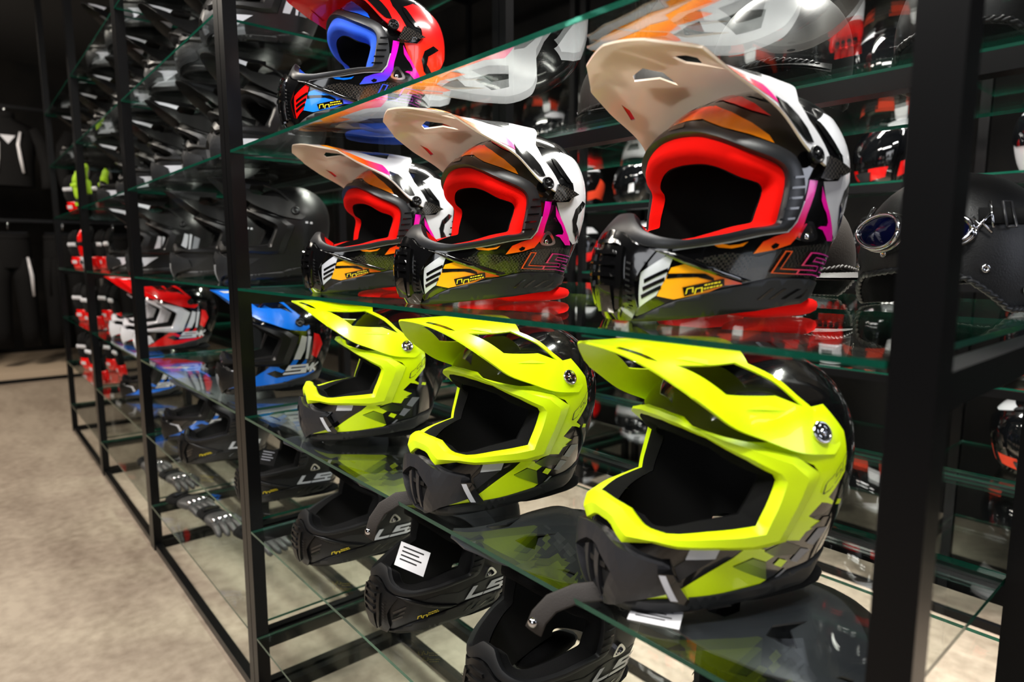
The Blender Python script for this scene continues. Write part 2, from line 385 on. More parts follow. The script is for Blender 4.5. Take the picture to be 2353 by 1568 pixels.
# eyeport: (azimuth, z) of the opening edge paired with the outer edge of its frame, from the brow round to the nose
EYE={'ls':[((0,.217),(0,.240)),((10,.2155),(12,.238)),((17.7,.213),(22,.231)),((30,.204),(33,.222)),((45,.189),(48,.211)),((56,.179),(62,.2005)),((62,.172),(71,.190)),((65.8,.161),(77,.166)),((68,.14),(79.8,.14)),((69.5,.118),(79.5,.118)),((69,.1135),(77.5,.106)),((60.6,.110),(69,.1025)),((52.6,.1036),(57,.094)),((42,.0985),(44,.0875)),((34.7,.0957),(34,.0845)),((24.6,.0986),(22,.0865)),((14.3,.1065),(13,.092)),((8,.118),(6,.1005)),((4.5,.1263),(3,.1035)),((0,.127),(0,.104))],
'ne':[((0,.2045),(0,.218)),((15,.2025),(15,.2165)),((30,.197),(22,.209)),((36,.192),(36,.2045)),((52,.178),(52,.200)),((65.5,.163),(74,.187)),((67.5,.157),(86.3,.165)),((68.3,.13),(84,.135)),((68.2,.108),(81.3,.0865)),((60,.106),(73,.082)),((51,.1045),(58,.0855)),((40,.101),(42,.0862)),((34,.1006),(30,.0899)),((26,.104),(22,.086)),((22,.107),(15.2,.082)),((16,.114),(11,.087)),((11,.1195),(6,.0945)),((5,.1205),(3,.0965)),((0,.1205),(0,.0965))]}
def eyeloop(kind,sub=3):
    h=EYE[kind]
    if kind=='ls': h=[((a[0]*1.05,a[1]+(.007 if a[1]>.15 else -.001)),b) for a,b in h]
    else: h=[((a[0]*1.015,a[1]+(.003 if a[1]>.15 else 0)),b) for a,b in h]
    full=h+[((-a[0],a[1]),(-b[0],b[1])) for a,b in h[-2:0:-1]]
    out=[];n=len(full)
    for i in range(n):
        (a,b),(c,d)=full[i],full[(i+1)%n]
        for q in range(sub):
            t=q/sub; out.append(((a[0]+(c[0]-a[0])*t,a[1]+(c[1]-a[1])*t),(b[0]+(d[0]-b[0])*t,b[1]+(d[1]-b[1])*t)))
    if kind=='ls':   # soften the corners of the rounder eyeport
        for _ in range(1):
            n=len(out); out=[tuple(((out[i-1][k][0]+2*out[i][k][0]+out[(i+1)%n][k][0])/4,(out[i-1][k][1]+2*out[i][k][1]+out[(i+1)%n][k][1])/4) for k in (0,1)) for i in range(n)]
    return out
def ring(loop,t,off,shr=None):
    out=[]
    for a,b in loop:
        x=b[0]+(a[0]-b[0])*t;z=b[1]+(a[1]-b[1])*t
        if shr: x*=shr[0]; z=.105+(z-.105)*shr[1]
        out.append(SO(R(x),z,off))
    return out
def peak_patch(mb,poly,kind,off,m,holes=(),thick=None,wm=None,step=.014):
    """poly in (u across -1..1, t 0 rear..5 front)"""
    sc=lambda l:[(a*.13,b*.055) for a,b in l]
    vs,fs,loops=flat_patch(sc(poly),[sc(h) for h in holes],step,.007)
    def pt(x,y,o):
        u,t=max(-1,min(1,x/.13)),y/.055
        if kind is None: return (u,t,o)
        p=P(kind,u,t)
        if o:
            e=.02; a=Vector(P(kind,min(1,u+e),t))-Vector(P(kind,max(-1,u-e),t)); b=Vector(P(kind,u,min(5,t+e)))-Vector(P(kind,u,max(0,t-e)))
            n=b.cross(a); n.normalize()
            if n.z<0 and abs(u)<.6: n=-n
            p=Vector(p)+n*o
        return tuple(p)
    fs=[f[::-1] for f in fs]
    mb.add([pt(x,y,off) for x,y in vs],[f[::-1] for f in fs] if False else fs,m)
    if thick:
        mb.add([pt(x,y,off-thick) for x,y in vs],[f[::-1] for f in fs],wm or m)
        for l in loops:
            n=len(l); a=[pt(x,y,off) for x,y in l]; b=[pt(x,y,off-thick) for x,y in l]
            mb.add(a+b,[(i,(i+1)%n,n+(i+1)%n,n+i) for i in range(n)],wm or m,False)
PKOUT={'ls':[(0,.15),(.3,.25),(.55,.45),(.74,.75),(.84,.65),(.92,.32),(.97,.12),(1,.15),(1,.6),(1,2),(1,3),(1,4),(1,5),(.5,5),(0,5)],
'ne':[(0,1.55),(.35,1.68),(.57,1.75),(.68,1.2),(.78,.84),(.85,.52),(.89,.12),(.97,.05),(1,.3),(1,1.2),(1,2.5),(1,4),(1,4.7),(.93,5),(.4,5),(0,5)]}
def sym(half): return half+[(-a,b) for a,b in half[-2:0:-1]]

def helmet_mx(name,label,cat,kind,c,group=None,detail=True):
    """full motocross helmet; c = dict of materials and painter callbacks"""
    root=empty(name,label,cat,group=group); E=eyeloop(kind)
    hole=[(b[0]+(a[0]-b[0])*.5,b[1]+(a[1]-b[1])*.5) for a,b in E]
    mb=MB(); top=.2879
    bot=[(a,zbot(a)) for a in range(-180,181,4)]
    patch(mb,bot+[(180,top),(-180,top)],c['shell'],0.,[hole],step=.0088)
    for poly,m,k in c.get('decals',()): both(mb,poly,m,.0006+.0005*k)
    for args in c.get('text',()): shell_text(mb,*args)
    if kind=='ls' and detail: both(mb,[(21,.0855),(35,.081),(52,.0665),(70,.0500),(66,.0475),(50,.0605),(36,.0725),(30,.079)],c['shell'],.0042,wall=0.)
    mb.build('shell',root,weld=.0002)
    # eyeport frame, liner, inside
    mb=MB(); prof=c.get('frame_prof',[[(0,-.001),(.02,.004)],[(.02,.004),(.3,.0056),(.75,.0062),(.96,.0056)],[(.96,.0056),(1,.0035),(1.0,-.005)]])
    for st in prof: mb.grid([ring(E,t,o) for t,o in st],c['frame'],True,smooth=c.get('frame_smooth',True))
    for poly,m,k in c.get('frame_decals',()): both(mb,poly,m,.0092+.0004*k)
    if kind=='ls' and detail:
        for q in range(5): both(mb,[(71.5,.166-.0115*q),(77.3,.168-.0115*q),(77.3,.1655-.0115*q),(71.5,.1635-.0115*q)],M_black,.0072)
        patch(mb,[(-5,.2345),(5,.2345),(6,.2285),(-6,.2285)],M_black,.0072)
    mb.build('eyeport_frame',root)
    mb=MB(); pad=[(1,-.003,(1,1)),(1,-.0035,(.992,.975)),(1,-.005,(.975,.91)),(1,-.008,(.962,.865)),(1,-.016,(.957,.85)),(1,-.030,(.955,.845))] if kind=='ls' else [(1,-.004,(1,1)),(1,-.008,(.99,.975)),(1,-.014,(.98,.945)),(1,-.030,(.975,.93))]
    mb.grid([ring(E,t,o,s) for t,o,s in pad],c['liner'],True)
    mb.build('face_padding',root)
    mb=MB(); q=(.95,.84) if kind=='ls' else (.97,.925); ih=[(a[0]*q[0],.105+(a[1]-.105)*q[1]) for a,b in E]
    patch(mb,[(a,zbot(a)+.004) for a in range(-180,181,8)]+[(180,.274),(-180,.274)],M_inner,-.032,[ih],step=.014)
    mb.build('inner_lining',root,weld=.0002)
    # bottom roll and rim
    mb=MB(); aa=[a for a in range(-180,180,6)]
    mb.grid([[SO(R(a),zbot(a)+.0005,o) for a in aa] for o in (0,)]+[[tuple(Vector(SO(R(a),zbot(a)+.002,-.010))-Vector((0,0,.002))) for a in aa],[SO(R(a),zbot(a)+.006,-.030) for a in aa]],M_dark,True)
    mb.build('neck_roll',root)
    rim=c['rim']; mb=MB(); lo=[(a,zbot(a)+.0004) for a in range(-180,181,5)]
    hi=[(a,rim(a)) for a in range(180,-181,-5)]
    patch(mb,lo+hi,c.get('rim_mat',M_rub),.0024,wall=0.)
    if kind=='ls' and detail:
        for q in range(4): both(mb,[(79+4.5*q,.040-.001*q),(80.2+4.5*q,.040-.001*q),(76+4.5*q,.026),(74.5+4.5*q,.026)],M_black,.003)
    mb.build('lower_trim',root,weld=.0001)
    for sd in (1,-1):
        mb=MB()
        mb.ell((.012,sd*.062,.013),(.075,.026,.0128),c['liner'] if kind=='ls' else M_dark,e=.7)
        mb.build('cheek_pad',root)
    # chin vent
    mb=MB()
    if kind=='ls':
        pl=[(0,.1035),(6,.1),(13,.0905),(20,.0855),(25.5,.0825),(19.5,.060),(17,.048),(18,.018),(12,.001)]
        full=pl+[(-a,b) for a,b in pl[:0:-1]]
        patch(mb,full,c['vent'],lambda a,z:.005+.009*max(0,1-abs(a)/20.)*min(1,(z+.02)/.05),wall=-.001)
        if detail:
            for q in range(4):
                z=.088-.0115*q; patch(mb,[(-6,z),(6,z),(5,z+.004),(-5,z+.004)],c['vent'],.0165,wall=.008)
            both(mb,[(7,.082),(10,.085),(11.5,.050),(9,.020),(6,.018),(8.5,.048)],c['vent'],.0145,wall=.006)
            patch(mb,[(-5,.044),(5,.044),(5.5,.015),(-5.5,.015)],c['vent'],.0155,wall=.008)
            for q in range(9): both(mb,[(13,.07-.006*q),(15.5,.0685-.006*q),(15.5,.0665-.006*q),(13,.068-.006*q)],M_rub,.0125-.0003*q)
    else:
        pl=[(0,.0885),(6.3,.0871),(15.9,.081),(26,.0745),(37.9,.0692),(42.4,.0639),(45,.052),(46,.040),(42,.034),(22,.0219),(10,.008),(3,.001)]
        full=pl+[(-a,b) for a,b in pl[::-1]][:-1]
        gr=[(0,.0715),(3.5,.0705),(15,.053),(5,.007),(0,.006)]; grf=gr+[(-a,b) for a,b in gr[-2:0:-1]]
        def vo(a,z):
            a=abs(a); return .0045+.0075*max(0.,1-abs(a-16)/26.)+.002*min(1,max(0,1-abs(z-.05)/.05))
        patch(mb,full,c['vent'],vo,[grf],wall=-.001,sharp=True,step=.011)
        patch(mb,grf,M_inner,.002)
        if detail:
            for s in (1,-1): patch(mb,[(s*2,.066),(s*5,.062),(s*4,.012),(s*2,.012)][::s],M_gun,.008,wall=.002)
            for z in (.055,.022): patch(mb,[(-9,z),(9,z),(9,z-.006),(-9,z-.006)],M_rub,.006,wall=.002)
    mb.build('chin_vent',root)
    if kind=='ne' and c.get('bars',True):
        for sd in (1,-1):
            mb=MB(); f=(lambda p:p) if sd>0 else mir
            patch(mb,f([(36.1,.0648),(42,.0652),(49.9,.0345),(48.8,.0291),(42.1,.0345)]),M_black,.017,wall=.0)
            patch(mb,f([(36.5,.0638),(39.2,.0640),(45.4,.0345),(42.5,.0352)]),M_silver,.0175)  # silver strip paints a reflection onto the gloss bar face
            mb.build('chin_vent_bar',root)
    # peak
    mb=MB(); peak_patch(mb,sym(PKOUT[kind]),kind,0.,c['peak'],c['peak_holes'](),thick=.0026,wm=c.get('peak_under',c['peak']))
    for poly,m,k in c.get('peak_decals',()):
        for s in (1,-1): peak_patch(mb,[(s*a,b) for a,b in poly],kind,.0005+.0005*k,m,step=.012)
    if c.get('peak_extra'): c['peak_extra'](mb)
    mb.build('peak',root)
    for sd in (1,-1):
        p=Vector(P(kind,.985 if kind=='ls' else .93,.72 if kind=='ls' else .53)); p.y*=sd
        if sd<0: p.y=-abs(p.y)
        mb=MB(); n=Vector((.02,sd,.28 if kind=='ls' else .5)).normalized()
        rr=.0105 if kind=='ls' else .0125
        mb.lathe([(rr,-.003),(rr,.003),(rr*.85,.0042),(rr*.8,.003),(rr*.3,.003),(rr*.28,.0045),(.001,.0048)],p,n,c['screw'],18)
        for k in range(3 if detail else 0):
            a=n.orthogonal().normalized(); a.rotate(Matrix.Rotation(k*math.pi/3,3,n)); b=n.cross(a)
            q=[p+n*.0041+a*x*rr*.72+b*y*.0012 for x,y in ((-1,-1),(1,-1),(1,1),(-1,1))]
            mb.add(q,[(0,1,2,3)],M_screw if kind=='ne' else M_black,False)
        mb.build('side_screw',root)
    if kind=='ls' and detail:
        for sd in (1,-1):
            f=(lambda p:p) if sd>0 else mir
            mb=MB(); tri=smoothloop([(84.4,.1235),(89.2,.101),(87.6,.0945),(83,.0955),(82.2,.101)],2)
            ti=[(85.6+(a-85.6)*.62,.103+(b-.103)*.62) for a,b in tri]
            patch(mb,f(tri),M_chrome,.0045,[f(ti)],wall=0.); patch(mb,f(ti),M_screw,.001)
            a=SO(R(sd*85.3),.1005,.001); mb.lathe([(.004,0),(.004,.003),(.002,.004)],a,(.1,sd,.1),M_chrome,12); mb.build('strap_anchor',root)
            mb=MB(); patch(mb,f([(82.5,.1655),(86.2,.190),(104.5,.1765),(88,.1645)]),c.get('sidevent',M_carbon),.010,wall=0.,wm=M_black)
            mb.build('side_vent',root)
    if c.get('strap'):
        mb=MB(); pts=c['strap']; mb.tube(pts,.011,M_strap,10,.16,up=(.2,1,0)); st=mb.build('chin_strap',root)
        q=Vector(pts[-1]); mb=MB(); d=Vector((.7,.35,-.2)).normalized(); mb.lathe([(.006,0),(.006,.003),(.003,.005),(.001,.0055)],q-Vector(pts[-1])*0+Vector((0,0,.008)),(.35,.85,.1),M_chrome,14); mb.build('snap',st)
    return root
# ---------------------------------------------------------------- the motocross helmets' paint schemes
def ls_holes():
    a=[(.42,3.25),(.21,3.3),(.16,2.75),(.32,1.85),(.30,2.55),(.49,3.05)]; b=[(.84,2.87),(.84,2.6),(.885,2.35),(.915,2.43)]
    return [a,b,mir(a),mir(b)]
def ne_holes():
    a=[(.64,4.15),(.56,2.1),(.605,1.85),(.70,1.32),(.83,.78),(.785,1.4),(.82,2.95)]
    return [a,mir(a)]
def lerp_rim(tab):
    def f(a):
        a=abs(a)
        for i in range(len(tab)-1):
            if a<=tab[i+1][0]: return tab[i][1]+(tab[i+1][1]-tab[i][1])*(a-tab[i][0])/(tab[i+1][0]-tab[i][0])
        return tab[-1][1]
    return f
RIM_LS=lerp_rim([(0,.004),(9,.0045),(17,.006),(38.8,.0263),(60,.0395),(79.5,.0515),(95,.049),(125,.042),(180,.045)])
RIM_NE=lerp_rim([(0,.003),(5.6,.0045),(23,.016),(38,.0234),(62.6,.0263),(80,.0326),(88,.0445),(110,.055),(180,.062)])
C_PANEL=[(32.1,.0785),(34.9,.0766),(34.1,.0634),(33.3,.0507),(29.2,.0321),(18.4,.0176),(19.6,.0582)]
def slash(a,b): return [(a[0],a[1]),(b[0],b[1]),(b[0]+.3,b[1]-.0045),(a[0]+.3,a[1]-.0045)]
C_ORANGE=[(35.2,.064),(40.5,.0678),(45.3,.0691),(52.3,.0633),(60,.0536),(63.9,.0529),(67.4,.045),(60.5,.0439),(53.7,.0351),(38.4,.0277),(29.5,.0315),(33.3,.0507)]
C_STRIPE=[(34.2,.0575),(44,.058),(51,.0575),(55,.0525),(55.5,.049),(48,.0535),(40,.0530),(33.8,.0515)]
C_LABEL=[(42,.0418),(59.3,.0517),(60.1,.044),(43.4,.0315)]
def label_marks(m):
    out=[]
    for a in (44.,48.): out+= [[(a,.041),(a+.6,.0413),(a+.2,.0345),(a-.4,.034)],[(a+2.4,.0422),(a+3.,.0425),(a+3.3,.0365),(a+2.7,.036)],[(a,.041),(a+3.,.0427),(a+3.,.0415),(a,.0398)]]
    for r in range(2):
        z=.0455-.0042*r; a=51.6
        for L in ((.9,.8,1.3,.6,1.1,.9) if r else (1.2,.7,.9,1.4,.8)): out.append([(a,z),(a+L,z+.0007),(a+L,z-.0012),(a,z-.0019)]); a+=L+.35; z+=.00075
    return [(p,m,4) for p in out]
C_BAND=[(67.8,.080),(75.4,.0845),(80.7,.0908),(83.4,.106),(83.3,.1253),(83.8,.146),(84.2,.1635),(80.2,.164),(80.6,.14),(80.2,.118),(78.8,.105),(74,.1),(69.9,.0935)]
C_DOT=[(73.4,.0885),(74.8,.0925),(76.4,.091),(76.2,.0875),(74.8,.0855)]
C_SWO=[(50,.0905),(53,.0918),(57,.0893),(61,.0905),(64,.0935),(62.6,.0885),(58.5,.086),(53,.087)]
C_PINK=[(86.6,.158),(88.4,.1477),(90.4,.1351),(97.2,.1173),(108,.0955),(99,.0955),(93,.1035),(88.6,.1105),(89.4,.1125),(93,.1125),(93.5,.117),(90,.128),(87.4,.142)]
C_WHITE=[(87,.163),(89,.146),(91,.13),(97,.115),(104,.104),(113,.097),(126,.1),(136,.13),(150,.16),(170,.165),(170,.2),(150,.225),(120,.242),(100,.247),(87,.2345),(94,.215),(103,.193),(104,.178),(97,.165)]
C_TOPV=[(36,.2735),(51,.2745),(76,.2625),(84,.252),(64,.254)]
C_CURVE=[(86.5,.2366),(89.3,.2326),(94.1,.2155),(99.5,.1988),(103.4,.194),(96,.1961),(90.4,.2083),(87.1,.2254)]
C_LINE=[(118.1,.169),(106.1,.1543),(102.8,.1367),(107.3,.1174),(119.9,.1024),(126.7,.1095),(110.6,.1307),(111.6,.1461),(128.3,.166)]
C_CARB=[(58,.0815),(70,.0765),(80,.087),(92,.092),(112,.088),(116,.052),(95,.0525),(80,.0535),(70,.0495),(64,.056),(56,.0635),(45,.0735)]
C_BROW=[(0,.2435),(14,.2415),(31,.2265),(47,.2155),(60,.2045),(57,.214),(47,.230),(33,.246),(17,.259),(0,.262)]
C_FLINE=[(33.5,.0843),(57,.0938),(69,.1023),(77.6,.1057),(79.7,.118),(80,.14),(80.5,.14),(80.3,.1165),(78.2,.1045),(69.3,.1008),(57,.0922),(33.6,.0828)]
C_FLAME=[(3,.278),(18,.277),(34,.270),(47,.256),(58,.238),(46,.246),(32,.258),(16,.2685),(4,.270)]
def ls_spec(chin,panel,orange,band,white,pink,brow,logo,liner,peak,peakunder,peakstripe,swoosh):
    d=[(C_CARB,M_carbon,0),(C_WHITE,white,1),(C_TOPV,M_carbon,1),(C_CURVE,M_black,2),(C_LINE,M_black,2),(C_PINK,pink,2),(C_BAND,band,1),(C_DOT,M_black,2),(C_SWO,swoosh,1),
       (C_ORANGE,orange,1),(C_STRIPE,M_black,2),(C_PANEL,panel,1),(slash((21.8,.0505),(33.7,.064)),M_black,2),(slash((21.2,.0415),(32.8,.0535)),M_black,2),(slash((20.2,.0322),(31.4,.0445)),M_black,2),
       (C_LABEL,M_black,3),(C_FLAME,M_redp,1),(C_FLINE,M_silver,2)]+label_marks(M_yel)
    pk=[([(.99,4.2),(.99,3.2),(.97,2.3),(.93,1.75),(.80,2.0),(.82,2.6),(.72,3.4),(.6,4.1),(.8,4.45)],peakstripe,0),
        ([(.985,1.95),(.985,1.4),(.975,1.0),(.95,.75),(.90,.85),(.86,1.05),(.83,1.35),(.86,1.8)],M_black,1),
        ([(.5,2.6),(.6,2.2),(.6,1.5),(.42,1.15),(.3,1.6)],M_black,0),([(.02,4.6),(.55,4.45),(.7,3.6),(.6,2.9),(.45,3.6),(.3,3.55),(.1,2.8),(.02,2.9)],peakstripe,0)]
    return dict(shell=M_black,frame=M_trim,liner=liner,peak=peak,peak_under=peakunder,vent=M_black,screw=M_screw,rim=RIM_LS,rim_mat=M_rub,decals=d,peak_decals=pk,peak_holes=ls_holes,
      frame_decals=[],text=[('LS2',78.4,.0608,.0205,.0225,.0045,.0064,logo,.0030,.22,-.09),('LS2',78.4,.0608,.0205,.0225,.0045,.0038,M_black,.0036,.22,-.09)])
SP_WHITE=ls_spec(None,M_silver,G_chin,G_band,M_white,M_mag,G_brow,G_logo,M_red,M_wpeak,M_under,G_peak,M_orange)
SP_RED=ls_spec(None,M_redp,G_bchin,G_bband,G_redshell,M_mag,G_bbrow,G_blogo,M_bluepad,M_redp,M_redp,M_redp,M_blue)
def brow_add(sp,m):
    sp['brow']=m
M_peakg=mat('matte_grey_peak',(46,48,53),.4)
def plain_black(logo=M_silver):
    return dict(shell=M_matte,frame=M_rub,liner=M_dark,peak=M_peakg,vent=M_matte,screw=M_screw,rim=RIM_LS,rim_mat=M_matte,peak_holes=ls_holes,sidevent=M_matte2,
      decals=[(slash((21.8,.0505),(33.7,.064)),M_black,1),(slash((21.2,.0415),(32.8,.0535)),M_black,1),(slash((20.2,.0322),(31.4,.0445)),M_black,1),(C_CARB,M_matte2,0)]+[(p,m,2) for p,m,k in label_marks(M_yel)],
      text=[('LS2',76,.0585,.0215,.0225,.0065,.0062,logo,.0030,.25,-.05)])
N_UP=[(75,.0805),(81.2,.0872),(85.8,.0835),(86.9,.0938),(89.2,.0976),(90.0,.1043),(86,.1139),(89,.1286),(96.1,.1231),(96.8,.127),(91.4,.1337),(103,.16),(104,.178),(103,.205),(92,.235),(76,.232),(63,.2),(50,.2),(72,.186),(82.8,.174),(86,.164),(83.8,.137),(81.8,.1065),(79,.09)]
N_LO=[(20.3,.0172),(41.8,.033),(49.2,.0386),(64.7,.0729),(68.4,.0865),(75,.0795),(75.3,.0765),(79.4,.0676),(77.3,.062),(71.9,.0707),(65.8,.0623),(79.7,.0358),(77.4,.0305),(61.7,.0262),(38,.0232)]
N_TAB=[(81.2,.0875),(87.5,.0757),(85.8,.0835),(83.5,.0885)]
N_DIA=[(80.3,.0562),(81.5,.0632),(84.3,.0581),(83.2,.0501)]
N_G=[[(88.1,.0785),(89.9,.0958),(99.3,.0938),(90,.0733)],[(85.4,.057),(87.2,.0724),(89.7,.0674),(87.6,.0527)],[(82.2,.0372),(84.3,.0462),(85.2,.0453),(83.4,.037)]]
N_CARB=[(65.8,.0618),(72.1,.0696),(77.3,.0615),(79.6,.0365)]
N_CARB2=[(75.3,.0762),(79.5,.067),(88,.064),(87,.0745),(81,.086)]
FP_NE=[[(0,-.001),(.05,.003)],[(.05,.003),(.4,.009)],[(.4,.009),(.86,.0088)],[(.86,.0088),(.98,.003),(1,-.006)]]
def neon_spec():
    d=[(N_UP,M_neon,0),(N_LO,M_neon,0),(N_CARB,M_neonfade,1),(N_CARB2,M_neonfade,0),(N_DIA,M_neon,1),([(47.1,.0855),(58.6,.0855),(58.3,.0736),(46.9,.0735)],M_silver,0),([(46.9,.0728),(58,.0728),(46.9,.0463),(43.5,.064)],M_gun,0),
       ([(87.6,.0975),(97.5,.095),(99.5,.108),(91,.1095)],M_black,1),([(100,.122),(106,.120),(106,.126),(101,.128)],M_neon,0)]+[(g,M_grey,1) for g in N_G]
    pk=[([(.56,3.98),(.60,3.1),(.55,3.02),(.52,3.6)],M_neonm,1),([(.885,2.45),(.865,1.75),(.85,1.2),(.84,1.7)],M_neonm,1),([(.30,4.85),(.56,4.62),(.60,4.45),(.50,4.50),(.28,4.7)],M_black,0)]
    def extra(mb): pass
    return dict(shell=M_black,frame=M_neonm,liner=M_dark,peak=M_neon,peak_under=M_neonm,vent=M_gun,screw=M_chrome,rim=RIM_NE,rim_mat=M_rub,decals=d,peak_decals=pk,peak_holes=ne_holes,frame_smooth=True,
      frame_prof=FP_NE,
      text=[('C50',88.2,.139,.0125,.0088,.0030,.0011,M_ink,.0024,.1,.95)],strap=None)
def smk_spec(shell,cheek,frame,peak,white,bars):
    d=[(N_LO,cheek,0),([(18,.06),(30,.075),(45,.07),(50,.045),(36,.03),(22,.02)],white,1),([(30,.058),(40,.062),(43,.045),(33,.04)],shell,2),
       ([(84,.1),(88,.1),(93,.165),(88,.17)],white,1),([(91,.1),(95,.1),(100,.165),(95.5,.168)],white,1),([(84,.1),(87,.098),(85,.078),(81.5,.08)],bars,1),([(90.5,.098),(93.5,.096),(91,.076),(87.5,.078)],bars,1),
       ([(101,.11),(112,.1),(120,.14),(112,.17),(104,.175)],bars if bars is not M_blue else M_redp,1),([(70,.045),(84,.052),(112,.062),(116,.05),(95,.042),(80,.034)],cheek,0),([(20,.222),(60,.205),(80,.2),(78,.225),(50,.245),(20,.255)],peak,0)]
    pk=[([(.95,4.6),(.95,2.5),(.93,1.2),(.84,1.5),(.86,3),(.8,4.6)],cheek,0),([(.35,4.7),(.5,4.6),(.5,3),(.4,2.6)],white,0)]
    return dict(shell=shell,frame=frame,liner=M_dark,peak=peak,peak_under=peak,vent=white if frame is M_white else M_matte,screw=M_screw,rim=RIM_NE,rim_mat=M_rub,decals=d,peak_decals=pk,peak_holes=ne_holes,frame_smooth=True,bars=False,
      frame_prof=FP_NE,
      text=[('SMK',79.5,.060,.021,.022,.005,.0062,white,.0035,.28,.05)])
# ---------------------------------------------------------------- room
def concrete():
    m=bpy.data.materials.new('polished_concrete'); m.use_nodes=True; nt=m.node_tree; b=nt.nodes['Principled BSDF']; tc=nt.nodes.new('ShaderNodeTexCoord')
    n1=nt.nodes.new('ShaderNodeTexNoise'); n1.inputs['Scale'].default_value=1.6; n1.inputs['Detail'].default_value=8; n1.inputs['Roughness'].default_value=.62
    n2=nt.nodes.new('ShaderNodeTexNoise'); n2.inputs['Scale'].default_value=26; n2.inputs['Detail'].default_value=5
    mp=nt.nodes.new('ShaderNodeMapping'); mp.inputs['Scale'].default_value=(.55,1.5,1)
    mx=nt.nodes.new('ShaderNodeMix'); mx.data_type='FLOAT'; mx.inputs[0].default_value=.35
    r=nt.nodes.new('ShaderNodeValToRGB'); e=r.color_ramp.elements; e[0].position=.36; e[0].color=lin((116,103,90)); e[1].position=.62; e[1].color=lin((160,147,132))
    L=nt.links.new; L(tc.outputs['Object'],mp.inputs[0]); L(mp.outputs[0],n1.inputs['Vector']); L(tc.outputs['Object'],n2.inputs['Vector'])
    L(n1.outputs[0],mx.inputs[2]); L(n2.outputs[0],mx.inputs[3]); L(mx.outputs[0],r.inputs[0]); L(r.outputs[0],b.inputs['Base Color']); b.inputs['Roughness'].default_value=.38
    return m
M_floor=concrete()
M_wall=mat('charcoal_wall',(20,20,20),.95,spec=.05,noise=((26,25,24),3.,.4,.6))
M_ceil=mat('dark_ceiling',(22,22,23),.9)
def struct(name,a,b,m):
    mb=MB(); mb.box(a,b,m); o=mb.build(name); o['kind']='structure'; return o
struct('floor',(-9.2,-3.4,-.1),(2.4,3.4,0),M_floor)
struct('ceiling',(-9.2,-3.4,3.3),(2.4,3.4,3.4),M_ceil)
struct('wall_left',(-9.3,-3.4,0),(-9.2,3.4,3.3),M_wall)
struct('wall_back',(-9.2,3.4,0),(2.4,3.5,3.3),M_wall)
struct('wall_right',(2.4,-3.4,0),(2.5,3.4,3.3),M_wall)
struct('wall_front',(-9.2,-3.5,0),(2.4,-3.4,3.3),M_wall)
def fill_lamp_frame(name,c,ax,w,h):   # added frame round a fill lamp; the unseen wall has no opening
    mb=MB(); t=.05; a=Vector(c); u=Vector(ax); z=Vector((0,0,1)); n=u.cross(z)
    def bar(p,q,r): 
        x=[p*u+q*z, r[0]*u+r[1]*z]; lo=a+x[0]-n*.01; hi=a+x[1]+n*.01
        mb.box([min(i,j) for i,j in zip(lo,hi)],[max(i,j) for i,j in zip(lo,hi)],M_steel)
    bar(-w/2-t,-h/2-t,(w/2+t,-h/2)); bar(-w/2-t,h/2,(w/2+t,h/2+t)); bar(-w/2-t,-h/2,(-w/2,h/2)); bar(w/2,-h/2,(w/2+t,h/2))
    o=mb.build(name); o['kind']='structure'
fill_lamp_frame('fill_lamp_frame_1',(.2,-3.385,1.6),(1,0,0),3.0,1.5); fill_lamp_frame('fill_lamp_frame_2',(2.385,1.55,1.6),(0,1,0),1.3,1.7)
mb=MB(); mb.box((-9.19,-3.39,0),(-7.6,2.6,.1),mat('podium_board',(178,160,138),.5)); mb.box((-7.6,-3.39,.0),(-7.59,2.6,.035),M_steel)
tag(mb.build('display_podium'),'low beige display podium at the far end of the aisle','podium')

# ---------------------------------------------------------------- display racks and glass shelves
LEVEL=dict(base=.193,lower=.487,low=.788,middle=1.109,top=1.436,upper=1.76,highest=2.085)
PW=.032
def rack(name,label,x0,x1,ys,group,beams=(),ztop=2.95,rails=()):
    r=empty(name,label,'shelf rack',((x0+x1)/2,(ys[0]+ys[-1]+PW)/2,0),0,group); o=Vector(r.location)
    for x in (x0,x1-PW):
        for y in ys:
            mb=MB(); mb.box(Vector((x,y,0))-o,Vector((x+PW,y+PW,ztop))-o,M_steel); mb.build('post',r)
    for y in ys:
        for z in (0.0,ztop-.03):
            mb=MB(); mb.box(Vector((x0+PW,y+.004,z))-o,Vector((x1-PW,y+PW-.004,z+.026))-o,M_steel); mb.build('rail',r)
    for x in (x0,x1-PW):
        for a,b in zip(ys[:-1],ys[1:]):
            for z in [0.0,.150]+list(rails)+[ztop-.03]:
                mb=MB(); mb.box(Vector((x+.004,a+PW,z))-o,Vector((x+PW-.004,b,z+.03))-o,M_steel); mb.build('side_rail',r)
    for y,z in beams:
        mb=MB(); mb.box(Vector((x0+PW,y,z-.026-.008))-o,Vector((x1-PW,y+PW,z-.0085))-o,M_steel); mb.build('cross_beam',r)
    return r
def shelf(x0,x1,y0,y1,z,label,group,th=.0065):
    cx,cy=(x0+x1)/2,(y0+y1)/2; mb=MB(); a,b,c=x1-cx,y1-cy,th
    vs=[(-a,-b,-c),(a,-b,-c),(a,b,-c),(-a,b,-c),(-a,-b,0),(a,-b,0),(a,b,0),(-a,b,0)]
    mb.add(vs,[(0,3,2,1),(4,5,6,7)],M_glass,False); mb.add(vs,[(0,1,5,4),(1,2,6,5),(2,3,7,6),(3,0,4,7)],M_gedge,False)
    o=mb.build('glass_shelf',weld=1e-6); o.location=(cx,cy,z); return tag(o,label,'glass shelf',group)
BAYS=[(-1.672,-.147,'nearest bay'),(-2.872,-1.676,'second bay'),(-4.06,-2.876,'third bay'),(-5.25,-4.064,'farthest bay')]
